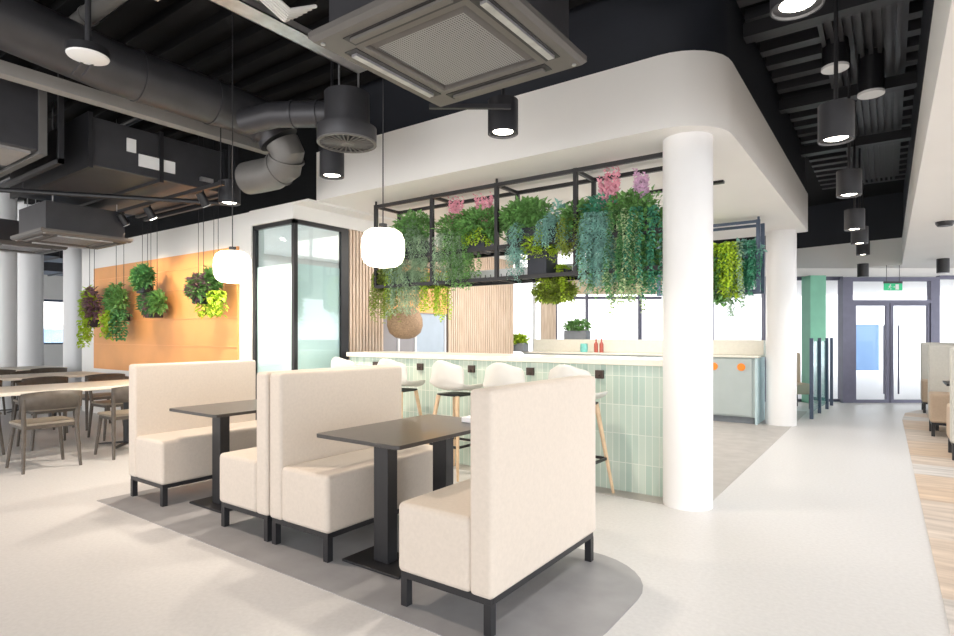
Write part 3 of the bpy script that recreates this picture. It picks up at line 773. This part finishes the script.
planter('small yellow green trailing plant under the frame beside the slatted wall', 441, 288, 322, 18, 'trail', M['g_lime'], 12, Y=4.9, zb=1.86, bw=.14, bh=.07)
planter('yellow green plants in the low row left of the third post', 556, 282, 302, 34, 'bush', M['g_olive'], 13, Y=4.9, zb=1.86, bw=.3, bh=.05,
        extra=[('trail', M['g_lime'], {'w': 30, 'bot': 304, 'n': .6})])

# rear planter frame
rf = thing('planting_rack', 'shorter black planting frame hanging behind between the two white columns', 'hanging frame', (0, 0, 0))
for x in (-1.34, -2.6):
    for y in (7.98, 8.3): obj('post', MB().box(x-.022, x+.022, y-.022, y+.022, 1.84, 2.76), M['rail_blue'], rf)
for z in (2.74, 2.3, 1.86):
    for y in (7.98, 8.3): obj('rail', MB().box(-2.6, -1.34, y-.015, y+.015, z-.018, z+.018), M['rail_blue'], rf)
for k in range(9): obj('shelf_bar', MB().box(-2.55+k*.145, -2.53+k*.145, 7.98, 8.3, 2.30, 2.32), M['rail_blue'], rf)
obj('hanger', MB().cyl((-1.34, 8, 2.75), (-1.34, 8, 2.8), .015, 8).cyl((-2.6, 8, 2.75), (-2.6, 8, 2.8), .015, 8), M['rail_blue'], rf)
G2 = 'planted boxes on the rear frame'
planter('planter with bright lime leaves on the rear frame beside the near column', 722, 244, 306, 32, 'bush', M['g_mid'], 21, Y=8.1, zb=2.32, bw=.46, sz=1.5, group=G2,
        extra=[('trail', M['g_lime'], {'w': 32, 'bot': 300, 'n': .9})])
planter('planter with teal leaves on the rear frame beside its end post', 745, 244, 296, 22, 'trail', M['g_teal'], 22, Y=8.1, zb=2.32, bw=.34, sz=1.4, group=G2,
        extra=[('bush', M['g_blue'], {'w': 24, 'top': 242, 'bot': 262, 'n': .8}), ('trail', M['g_grey'], {'w': 10, 'ox': -8, 'bot': 316, 'n': .5})])
tag(obj('ceiling_slot_light', MB().box(-2.1, -1.3, 5.9, 5.96, 2.775, 2.8), M['black_metal']), 'thin black linear light under the soffit right of the near column', 'ceiling light')

# wall planters on the orange wall
def wall_pot(label, px, ytop, ybot, wpx, kinds, seed, YW=3.9):
    X, d = ptX(px, YW); w = wpx*d/F; zc = zat((ytop+ybot)/2+3, d); zt = zat(ytop, d); zl = zat(ybot, d)
    rg = random.Random(seed)
    t = thing('hanging_planter', label, 'hanging plant', (X, YW, zc), 0, 'small planters hanging before the orange panel')
    obj('pot', MB().box(-w*.28, w*.28, -.07, .07, -.06, .06), M['planter'], t, bevel=.01)
    obj('wire', MB().cyl((-w*.2, 0, .05), (-w*.2, 0, DK-zc), .004, 6).cyl((w*.2, 0, .05), (w*.2, 0, DK-zc), .004, 6), M['black_metal'], t)
    for kd, mm, fx, fw in kinds:
        if kd == 'b': mb = bushy(rg, w*fw*1.05, (zt-zc)+.09, .18, int(600*fw), .09, .06); oz = -.02
        else: mb = trail(rg, w*fw, zc-zl+.05, .14, int(14*fw)+4, .095, .065, .04); oz = .05
        mb.v = [(v[0]+fx*w, v[1]-.03, v[2]+oz) for v in mb.v]
        obj('foliage', mb, mm, t, smooth=0)
wall_pot('hanging planter with lime leaves and purple tips, leftmost before the orange panel', 92, 291, 350, 28, [('b', M['g_lime'], -.1, .8), ('b', M['g_purple'], .2, .5), ('t', M['g_lime'], .1, .25)], 1)
wall_pot('hanging planter with long dark green trail, second from the left', 120, 288, 340, 42, [('b', M['g_mid'], -.1, .9), ('t', M['g_dark'], .22, .35), ('t', M['g_lime'], -.2, .4)], 2)
wall_pot('round leafy hanging planter mounted highest of the group', 145, 272, 300, 27, [('b', M['g_mid'], -.1, .9), ('b', M['g_dark'], .15, .8)], 3, 3.8)
wall_pot('low hanging planter with small mixed leaves under the highest one', 154, 297, 324, 32, [('b', M['g_dark'], -.1, 1), ('b', M['g_mid'], .35, .5), ('b', M['g_purple'], 0, .6)], 4)
wall_pot('hanging planter with purple and green leaves left of the globe lamp', 201, 282, 310, 24, [('b', M['g_purple'], 0, .9), ('b', M['g_mid'], 0, 1)], 5, 3.75)
wall_pot('hanging planter with bright green curtain of leaves nearest the globe lamp', 216, 274, 318, 20, [('b', M['g_mid'], -.2, 1), ('t', M['g_lime'], .1, 1.2)], 6)

# potted plants & bits on the back counter
def pot_plant(label, px, Y, z, w, h, m, seed):
    X, d = ptX(px, Y); rg = random.Random(seed)
    t = thing('potted_plant', label, 'potted plant', (X, Y, z), 0)
    obj('pot', MB().box(-w*.4, w*.4, -.1, .1, 0, .16), M['pot_grey'], t, bevel=.008)
    mb = bushy(rg, w, h, .3, 500, .08, .05); mb.v = [(a, b, c+.13) for a, b, c in mb.v]; obj('foliage', mb, m, t, smooth=0)
pot_plant('leafy plant in a grey trough on the back counter in front of the windows', 577, 9.64, 1.22, .55, .22, M['g_mid'], 5)
pot_plant('low green plant in a grey trough by the white framed window', 518, 8.95, 1.0, .42, .16, M['g_lime'], 6)
def bottle(label, px, Y, z, m, h=.24, r=.035):
    X, d = ptX(px, Y)
    o = obj('bottle', MB().lathe([(0, 0), (r, 0), (r, h*.6), (r*.35, h*.78), (r*.35, h), (0, h)], seg=16), m, None, (X, Y, z)); tag(o, label, 'bottle')
bottle('slim dark red bottle on the back counter, left one of the pair', 596, 9.3, 1.0, M['red'])
bottle('slim dark red bottle on the back counter, right one of the pair', 601.5, 9.3, 1.0, M['red'])
X, d = ptX(584, 9.3)
tag(obj('jar', MB().lathe([(0, 0), (.06, 0), (.07, .07), (.06, .15), (.05, .15), (.05, .02), (0, .02)], seg=20), M['teal'], None, (X, 9.3, 1.0)), 'teal glazed jar on the back counter beside the red bottles', 'jar')

# rattan lamp
X, Y = at(405, 7.4)
rl = thing('rattan_pendant', 'brown woven pendant shade hanging behind the bar before the grey doors', 'pendant lamp', (X, Y, 1.25), 0)
obj('shade', MB().lathe([(.02, .42), (.10, .41), (.18, .36), (.225, .26), (.23, .17), (.20, .08), (.13, .02), (.05, 0), (0, 0)], seg=32), M['rattan'], rl)
obj('cord', MB().cyl((0, 0, .42), (0, 0, 1.55), .005, 8), M['black_metal'], rl)

# ------------------------------------------------------------------ globe pendants
def globe(label, px, d, y):
    X, Y = at(px, d); z = zat(y, d)
    t = thing('pendant_lamp', label, 'pendant lamp', (X, Y, z), 0, 'opal globe pendants over the dark tables')
    prof = [(0, -.112), (.04, -.112), (.08, -.105), (.108, -.085), (.122, -.05), (.125, 0), (.122, .05), (.108, .085), (.08, .105), (.04, .112), (.022, .112)]
    obj('globe', MB().lathe(prof, seg=40), M['opal'], t)
    obj('cap', MB().cyl((0, 0, .108), (0, 0, .14), .024, 20), M['black_metal'], t)
    obj('cord', MB().cyl((0, 0, .14), (0, 0, DK-z), .0035, 8), M['black_metal'], t)
    obj('ceiling_rose', MB().cyl((0, 0, DK-z-.11), (0, 0, DK-z-.08), .05, 20), M['black_metal'], t)
globe('glowing opal globe pendant over the near dark table', 383, 3.34, 248)
globe('glowing opal globe pendant over the far dark table', 232.5, 4.02, 267)

# ------------------------------------------------------------------ spot downlights
def lamp_light(parent, z, power, size=R(110), col=(1, .88, .72), r=.06):
    l = bpy.data.lights.new('lamp', 'SPOT'); l.energy = power; l.spot_size = size; l.spot_blend = .6; l.color = col; l.shadow_soft_size = r
    o = bpy.data.objects.new('bulb', l); COL.objects.link(o); o.parent = parent; o.location = (0, 0, z); return o
def downlight(label, px, d, ybot, h, r=.11, power=60, group='black cylinder downlights', top=None, col=(1, .88, .72)):
    X, Y = at(px, d); z = zat(ybot, d); top = top or DK-.08
    t = thing('cylinder_downlight', label, 'downlight', (X, Y, z), 0, group)
    obj('housing', MB().lathe([(r*.66, .016), (r*.90, .010), (r*.93, 0), (r, 0), (r, h), (0, h)], seg=36), M['lamp_body'], t)
    obj('lens', MB().lathe([(0, .006), (r*.4, .009), (r*.67, .018)], seg=30), M['lamp_on'], t)
    if top-z-h > .05:
        obj('stem', MB().cyl((0, 0, h), (0, 0, top-z), .012, 10), M['black_metal'], t)
        obj('mount', MB().cyl((0, 0, top-z-.03), (0, 0, top-z), .05, 20), M['black_metal'], t)
    if power: lamp_light(t, -.02, power, col=col)
    return t
downlight('black cylinder downlight lit beneath the large air conditioning cassette', 503, 4.17, 134, .24, power=45)
downlight('black cylinder downlight lit just under the round duct diffuser', 332, 5.28, 177, .22, power=60)
downlight('black cylinder downlight lit left of the glazed room corner', 229.5, 6.2, 204, .24, power=110, col=(1, .85, .70))
G3 = 'black cylinder downlights along the corridor trough'
cool = (1, .95, .88)
for lab, px, d, yb in (('large cylinder downlight cut by the top edge of the photo', 797, 2.3, 8), ('largest whole cylinder downlight in the corridor trough', 836, 3.5, 141),
                       ('second whole cylinder downlight down the corridor trough', 849, 5.06, 196), ('third whole cylinder downlight down the corridor trough', 854.5, 6.3, 230),
                       ('fourth whole cylinder downlight down the corridor trough', 859.5, 7.5, 244), ('smallest cylinder downlight at the end of the corridor trough', 863, 9.6, 255)):
    downlight(lab, px, d, yb, (.22 if d > 3 else .24), r=.097, power=25, group=G3, col=cool)
for lab, px, d, yb in (('small black spotlight on the ceiling left of the entrance doors', 863, 10.5, 283), ('small black spotlight on the ceiling right of the exit sign', 943, 9.8, 276)):
    X, Y = at(px, d)
    t = thing('surface_spotlight', lab, 'spotlight', (X, Y, 2.36), 0, 'small spotlights before the entrance doors')
    obj('housing', MB().cyl((0, 0, 0), (0, 0, .24), .09, 24), M['black_metal'], t)
tag(obj('smoke_detector', MB().lathe([(0, 0), (.07, 0), (.09, .03), (.09, .05)], seg=24), M['black_metal'], None, (*at(945, 6.6), 2.55)), 'round black sensor on the white ceiling at the right', 'sensor')
for lab, px, d, zz in (('pale round disc lamp on the corrugated deck beside the cylinder stem', 835, 5.0, 3.62), ('pale round disc lamp in black collar on the corrugated deck', 871, 5.2, 3.48)):
    X, Y = at(px, d)
    t = thing('disc_lamp', lab, 'ceiling lamp', (X, Y, zz), 0)
    obj('collar', MB().cyl((0, 0, .01), (0, 0, DK-zz), .1, 24), M['black_metal'], t)
    obj('lens', MB().cyl((0, 0, -.01), (0, 0, .012), .105, 28), M['lamp_soft'], t)
# rod mounted disc at the upper left
X, Y = at(88, 3.7); z = zat(57, 3.7)
t = thing('disc_lamp', 'round pale disc lamp on a rod at the upper left', 'ceiling lamp', (X, Y, z), 0)
obj('lens', MB().lathe([(0, -.02), (.07, -.018), (.115, -.005), (.12, .005)], seg=30), M['lamp_soft'], t)
obj('housing', MB().cyl((0, 0, .005), (0, 0, .055), .12, 30), M['black_metal'], t)
obj('rod', MB().cyl((0, 0, .05), (0, 0, DK-z), .018, 12), M['duct'], t)
lamp_light(t, -.05, 95, R(140), (1, .82, .66))  # added spot to warm the left tables; the disc itself hardly glows
obj('bracket', MB().bar((-.05, 0, 0), (-.2, -.02, -.07), .012).bar((-.02, .05, 0), (-.17, .03, -.07), .012), M['duct'], t)

# wall washers on a ceiling rail before the orange wall
rail = thing('lighting_rail', 'dark lighting rail hung in front of the orange panel', 'lighting rail', (0, 0, 0))
obj('rail', MB().box(-11.5, -5.42, 3.18, 3.22, 2.80, 2.84), M['black_metal'], rail)
obj('hanger', MB().cyl((-10, 3.2, 2.84), (-10, 3.2, DK), .006, 6).cyl((-8.5, 3.2, 2.84), (-8.5, 3.2, DK), .006, 6).cyl((-5.46, 3.2, 2.84), (-5.46, 3.2, DK), .006, 6), M['black_metal'], rail)
def spot(label, X, on, power=0, aim=(0, .9, -1.45)):
    t = thing('track_spotlight', label, 'spotlight', (X, 3.2, 2.80), 0, 'small spotlights on the rail before the orange wall')
    a = Vector(aim).normalized()
    obj('stem', MB().cyl((0, 0, 0), (0, 0, -.06), .01, 8), M['black_metal'], t)
    c = Vector((0, 0, -.09))
    obj('head', MB().tube([c-a*.07, c+a*.07], .045, 20), M['black_metal'], t)
    obj('lens', MB().tube([c+a*.07, c+a*.076], .04, 20), M['lamp_on'] if on else M['lamp_soft'], t)
    if power:
        o = lamp_light(t, 0, power, R(100), (1, .78, .55)); o.location = c+a*.09; o.rotation_euler = a.to_track_quat('-Z', 'Y').to_euler()
spot('small black spotlight on the rail nearest the globe lamp', ptX(203, 3.2)[0], False, 16)
spot('lit sparkling spotlight on the rail above the hanging planters', ptX(150, 3.2)[0], True, 36)
spot('small black spotlight on the rail between two lit ones', ptX(123, 3.2)[0], False, 28)
spot('lit sparkling spotlight at the far left of the rail', ptX(93, 3.2)[0], True, 45)

# ------------------------------------------------------------------ air conditioning cassettes
def cassette(label, x0, x1, y0, y1, z, hz=.32, pm=None):
    pm = pm or M['plastic_grey']
    cx, cy = (x0+x1)/2, (y0+y1)/2; w = (x1-x0)/2; h = (y1-y0)/2
    t = thing('ceiling_cassette', label, 'air conditioner', (cx, cy, z), 0)
    mb = MB(); g = .56
    # fascia ring around the grille: four trapezoids with a raised outer lip
    def ring(a, b, za, zb):
        vs = [(-w*a, -h*a, za), (w*a, -h*a, za), (w*a, h*a, za), (-w*a, h*a, za), (-w*b, -h*b, zb), (w*b, -h*b, zb), (w*b, h*b, zb), (-w*b, h*b, zb)]
        mb.add(vs, [(0, 1, 5, 4), (1, 2, 6, 5), (2, 3, 7, 6), (3, 0, 4, 7)])
    ring(1, 1, .05, .02); ring(1, .96, .02, .0); ring(.96, .62, 0, 0); ring(.62, .60, 0, .02); ring(.60, .54, .02, .0); ring(.54, .54, 0, .03); ring(1, .8, .05, .05)
    obj('fascia', mb, pm, t)
    obj('grille', MB().box(-w*.54, w*.54, -h*.54, h*.54, .006, .03), M['grille'], t)
    for k in range(4):
        a = k*pi/2; m1 = MB(); m2 = MB()
        L = .66; ww = w if k % 2 == 0 else h; hh = h if k % 2 == 0 else w
        m1.box(-ww*L, ww*L, hh*.70, hh*.86, -.004, .004); m2.box(-ww*(L-.06), ww*(L-.06), hh*.76, hh*.83, -.018, -.004)
        for q, nm, mm in ((m1, 'slot', M['black_metal']), (m2, 'louvre', M['galv'] if k in (1, 3) else pm)):
            q.v = [(v[0]*cos(a)-v[1]*sin(a), v[0]*sin(a)+v[1]*cos(a), v[2]) for v in q.v]; obj(nm, q, mm, t)
    obj('housing', MB().box(-w*.86, w*.86, -h*.86, h*.86, .05, .05+hz), M['duct'], t)
    for sx in (-1, 1):
        for sy in (-1, 1): obj('hanging_rod', MB().cyl((sx*w*.8, sy*h*.7, .1), (sx*w*.8, sy*h*.7, DK-z), .006, 8), M['galv'], t)
    for sx, sy in ((-1, -1), (1, -1), (1, 1)): obj('corner_screw', MB().cyl((sx*w*.9, sy*h*.9, -.006), (sx*w*.9, sy*h*.9, .0), .012, 10), M['galv'], t)
cassette('large grey ceiling air conditioning cassette above the near table', -2.34, -1.32, 1.83, 2.86, 2.75)
cs_ = []
X, Y = at(70, 7.0)
cassette('grey ceiling air conditioning cassette at the left above the communal tables', X-.5, X+.5, Y-.45, Y+.5, 2.44)
X, Y = at(18, 9.0)
cassette('small far grey ceiling cassette near the left edge', X-.5, X+.5, Y-.5, Y+.5, 2.65)

# ------------------------------------------------------------------ ducts
def duct(name, label, path, r, rings, m=None, seg=28):
    m = m or M['duct']
    t = thing(name, label, 'duct', path[0] if False else (0, 0, 0))
    obj('pipe', MB().tube(path, r, seg), m, t)
    P = [Vector(p) for p in path]
    for i, f in rings:
        q = P[i].lerp(P[i+1], f); d = (P[i+1]-P[i]).normalized(); obj('seam', MB().tube([q-d*.012, q+d*.012], r+.008, seg), m, t)
    return t
def arc(c, a, b, r, n=8):
    """quarter bend from direction a to b about c-corner"""
    c = Vector(c); a = Vector(a).normalized(); b = Vector(b).normalized(); out = []
    for k in range(n+1):
        g = pi/2*k/n; out.append(c-a*r+b*r+(-b*cos(g)+a*sin(g))*r)
    return out
DX, DZ, DR = -5.0, 3.42, .20
main = [(-4.75, -.5, DZ), (-4.8, 1.4, DZ)]+arc((DX, 4.05, DZ), (0, 1, 0), (.0, .25, -1), .3, 9)
bend = [(DX+.0, 1.0, DZ), (DX, 2.0, DZ), (DX-.02, 3.3, DZ), (DX-.02, 3.55, DZ-.03), (DX, 3.72, DZ-.14), (DX, 3.80, DZ-.30), (DX-.03, 3.80, DZ-.46), (DX-.22, 3.74, DZ-.60), (DX-.5, 3.68, DZ-.64), (DX-1.6, 3.6, DZ-.64)]
dm = duct('air_duct', 'large dark round air duct running to an elbow at upper left', [(-4.45, -1.5, 3.5), (-4.75, .6, 3.46), (DX, 2.0, DZ), (DX, 3.05, DZ), (DX+.02, 3.28, DZ-.02), (DX+.08, 3.42, DZ-.10), (DX+.12, 3.47, DZ-.2)], DR, [(2, .2), (2, .8), (4, .5)])
duct('air_duct', 'short round duct curling back below the large duct elbow', [(DX+.14, 3.49, DZ-.22), (DX+.17, 3.53, DZ-.32), (DX+.10, 3.56, DZ-.42), (DX-.08, 3.54, DZ-.48), (DX-.25, 3.5, DZ-.49), (DX-.42, 3.48, DZ-.49)], .165, [(1, .5), (2, .5)], M['duct_mid'])
# branch to the round diffuser
xd, yd = at(347, 4.9)
duct('air_duct', 'slim dark round branch duct leading to the round diffuser', [(-4.7, 3.0, 3.22), (-4.35, 3.05, 3.22), (xd-.1, yd-.02, 3.2)], .11, [(1, .3), (1, .7)])
df = thing('round_diffuser', 'round slotted air diffuser at the end of the branch duct', 'air diffuser', (xd, yd, 2.93), 0)
obj('plenum', MB().cyl((0, 0, .13), (0, 0, .42), .19, 32), M['duct'], df)
obj('collar', MB().lathe([(.24, 0), (.25, .02), (.25, .13), (.19, .15)], seg=36), M['duct'], df)
mb = MB().lathe([(0, -.005), (.05, -.01), (.06, 0)], seg=20)
for k in range(28):
    a = 2*pi*k/28; mb.bar((.05*cos(a), .05*sin(a), .002), (.24*cos(a), .24*sin(a), .002), .010, .01)
mb.lathe([(.225, -.004), (.25, -.004), (.25, .01), (.225, .01), (.225, -.004)], seg=36)
obj('face_slots', mb, M['duct_mid'], df)
obj('face_back', MB().cyl((0, 0, .02), (0, 0, .03), .235, 32), M['black_metal'], df)
for x in (-.1, .14): obj('rod', MB().cyl((x, 0, .42), (x, 0, DK-2.93), .008, 8), M['galv'], df)
# upper-left slanting pipe
duct('air_duct', 'thin grey pipe crossing the ceiling at the upper left', [(-5.42, 1.85, 3.75), (-4.0, 1.85, 3.75), (-1.0, 1.85, 3.75)], .065, [(0, .3), (1, .1)], M['duct_mid'])
# long grey rectangular beams under the duct
tag(obj('steel_channel', MB().box(-5.68, -5.56, -1, 4.0, 3.32, 3.42).cyl((-5.62, 1, 3.42), (-5.62, 1, DK), .006, 6).cyl((-5.62, 3.8, 3.42), (-5.62, 3.8, DK), .006, 6), M['grey_beam']), 'long pale grey steel channel below the large round duct', 'steel channel')
tag(obj('steel_channel', MB().box(-5.52, -5.36, -1, 1.95, 3.58, 3.72).cyl((-5.44, 1, 3.72), (-5.44, 1, DK), .006, 6), M['grey_beam']), 'upper pale grey steel channel ending beside the large round duct', 'steel channel')
# big rectangular ducts, left
rd = thing('rectangular_duct', 'large dark rectangular duct with white stickers above the communal tables', 'duct', (0, 0, 0))
obj('body', MB().box(-8.2, -6.1, 2.28, 3.62, 2.9, 3.36), M['duct'], rd, bevel=.01, bseg=2)
obj('flange', MB().box(-8.22, -6.07, 2.25, 2.29, 2.87, 3.39).box(-8.22, -6.07, 3.60, 3.64, 2.87, 3.39).box(-8.22, -6.075, 2.9, 2.94, 2.87, 3.39), M['black_metal'], rd)
# placed by where the side panel shows them
def side_y(px, X):
    k = (px-477)/F; return X*(cos(TH)+k*sin(TH))/(k*cos(TH)-sin(TH))
s1 = MB(); s1.box(-6.1, -6.085, side_y(139, -6.09), side_y(175, -6.09), 2.99, 3.11); s1.box(-6.1, -6.085, side_y(127, -6.09), side_y(136, -6.09), 3.11, 3.24)
obj('sticker', s1, M['label_white'], rd)
obj('latch', MB().box(-6.1, -6.06, side_y(200, -6.09), side_y(212, -6.09), 2.98, 3.02), M['galv'], rd)
for y in (2.0, 3.7): obj('support', MB().box(-6.06, -6.02, y, y+.04, 2.84, DK).box(-8.2, -6.02, y, y+.04, 2.84, 2.88), M['black_metal'], rd)
r2 = thing('rectangular_duct', 'taller dark rectangular duct cut by the left edge of the photo', 'duct', (0, 0, 0))
obj('body', MB().box(-8.6, -6.2, .2, 1.95, 2.95, 3.55), M['duct'], r2, bevel=.01, bseg=2)
obj('flange', MB().box(-8.62, -6.17, 1.90, 1.96, 2.92, 3.58), M['duct_mid'], r2)
obj('insulation_strip', MB().box(-6.9, -6.25, .3, 1.86, 2.925, 2.95).box(-7.9, -7.1, .3, 1.86, 2.925, 2.95), M['grey_beam'], r2)
# flat ducts in the far left
for lab, px, d, z, w, l in (('flat dark duct hanging over the far left windows', 50, 12.5, 2.95, 1.2, 1.0), ('short dark box duct beside the far white columns', 58, 15.0, 2.9, 1.2, 1.4)):
    X, Y = at(px, d)
    tag(obj('box_duct', MB().box(-w/2, w/2, -l/2, l/2, 0, .4).box(-w/2-.03, w/2+.03, -.03, .03, -.03, .43).box(-.02, .02, -l/2, -l/2+.04, .4, DK-z), M['duct'], None, (X, Y, z)), lab, 'duct')
# cable tray
ct = thing('cable_tray', 'pale grey cable tray with loose white cables at top centre left', 'cable tray', (0, 0, 0))
cz = 3.4
tr = MB(); xa = -3.47
tr.box(xa, xa+.16, -.5, 3.2, cz, cz+.008); tr.box(xa, xa+.01, -.5, 3.2, cz, cz+.05); tr.box(xa+.15, xa+.16, -.5, 3.2, cz, cz+.05)
obj('tray', tr, M['galv'], ct)
rg = random.Random(4)
for k in range(6):
    P = []; y = .6
    while y < 2.5: P.append((xa+.03+k*.02+rg.uniform(-.02, .02), y, cz+.04+rg.uniform(0, .05))); y += .12
    P.append((xa+.1+.05*k, 2.5, cz+.1)); P.append((xa+.22+.012*k, 2.35, cz-.02+.01*k)); P.append((xa+.25+.01*k, 2.15, cz+.02+.01*k)); P.append((xa+.05+.01*k, 2.0, cz+.05+.008*k))
    obj('cable', MB().tube(P, .012, 8), M['label_white'], ct)
obj('bracket', MB().box(xa-.2, xa+.4, 1.7, 1.74, cz-.04, cz).cyl((xa-.18, 1.72, cz), (xa-.18, 1.72, DK), .006, 6).cyl((xa+.38, 1.72, cz), (xa+.38, 1.72, DK), .006, 6), M['galv'], ct)
# rail feeding the downlight and dark beam at top centre
tag(obj('conduit', MB().bar((-2.55, 3.0, 2.86), (-2.1, 3.33, 2.86), .03, .03).cyl((-2.5, 3.04, 2.87), (-2.5, 3.04, DK), .006, 6), M['duct']), 'short grey conduit arm between the large cassette and its downlight', 'conduit')
tag(obj('steel_beam', MB().box(-1.5, -1.15, -1.0, 3.75, 3.62, 3.86), M['duct']), 'dark steel beam end at the top centre beside the dark bulkhead', 'beam')
for lab, y, z in (('thin black service pipe along the ceiling left of the cassette', 3.0, 3.7), ('lower black service pipe crossing above the glazed room', 3.95, 3.1)):
    tag(obj('service_pipe', MB().cyl((-12, y, z), (-5.35, y, z), .03, 10).cyl((-6.9, y, z), (-6.9, y, DK), .006, 6), M['black_metal']), lab, 'pipe')
tag(obj('service_pipe', MB().cyl((-8.3, .5, 2.75), (-5.9, 3.6, 2.75), .025, 10).cyl((-7.1, 2.05, 2.75), (-7.1, 2.05, 2.9), .006, 6), M['black_metal']), 'dark conduit slanting below the large rectangular duct', 'pipe')
tag(obj('smoke_detector', MB().lathe([(0, 0), (.05, 0), (.06, .02), (.06, .04), (0, .04)], seg=20), M['label_white'], None, (-3.0, 6.3, 2.76)), 'small white detector under the soffit above the bar', 'sensor')

# ------------------------------------------------------------------ lights inside
def area(name, loc, sx, sy, power, col, parent=None, rot=(0, 0, 0)):
    l = bpy.data.lights.new(name, 'AREA'); l.shape = 'RECTANGLE'; l.size = sx; l.size_y = sy; l.energy = power; l.color = col
    o = bpy.data.objects.new(name, l); COL.objects.link(o); o.location = loc; o.rotation_euler = rot
    return o
area('room_light', (-7.0, 6, 2.6), 1.5, 2.0, 45, (.92, .98, 1))
area('bar_light', (-3.4, 7.0, 2.78), 2.5, 2.5, 60, (1, .93, .85))

# sky
w = bpy.data.worlds.new('world'); SC.world = w; w.use_nodes = True; nt = w.node_tree
bg = nt.nodes['Background']
tc = nt.nodes.new('ShaderNodeTexCoord'); sp = nt.nodes.new('ShaderNodeSeparateXYZ'); nt.links.new(tc.outputs['Generated'], sp.inputs[0])
rp = nt.nodes.new('ShaderNodeValToRGB'); e = rp.color_ramp.elements
e[0].position = .25; e[0].color = (.58, .555, .53, 1); e[1].position = .85; e[1].color = (.95, .98, 1.0, 1)
mr = nt.nodes.new('ShaderNodeMapRange'); mr.inputs['From Min'].default_value = -1; mr.inputs['From Max'].default_value = 1
dt = nt.nodes.new('ShaderNodeVectorMath'); dt.operation = 'DOT_PRODUCT'; dt.inputs[1].default_value = (.93, .2, .3)
nt.links.new(tc.outputs['Generated'], dt.inputs[0]); nt.links.new(dt.outputs['Value'], mr.inputs['Value']); nt.links.new(mr.outputs[0], rp.inputs['Fac']); nt.links.new(rp.outputs[0], bg.inputs['Color'])
bg.inputs['Strength'].default_value = 2.2

vs_ = SC.view_settings
SC.display_settings.display_device = 'sRGB'
vs_.view_transform = 'Standard'; vs_.look = 'None'; vs_.gamma = 1; vs_.use_curve_mapping = False; vs_.exposure = 1.2
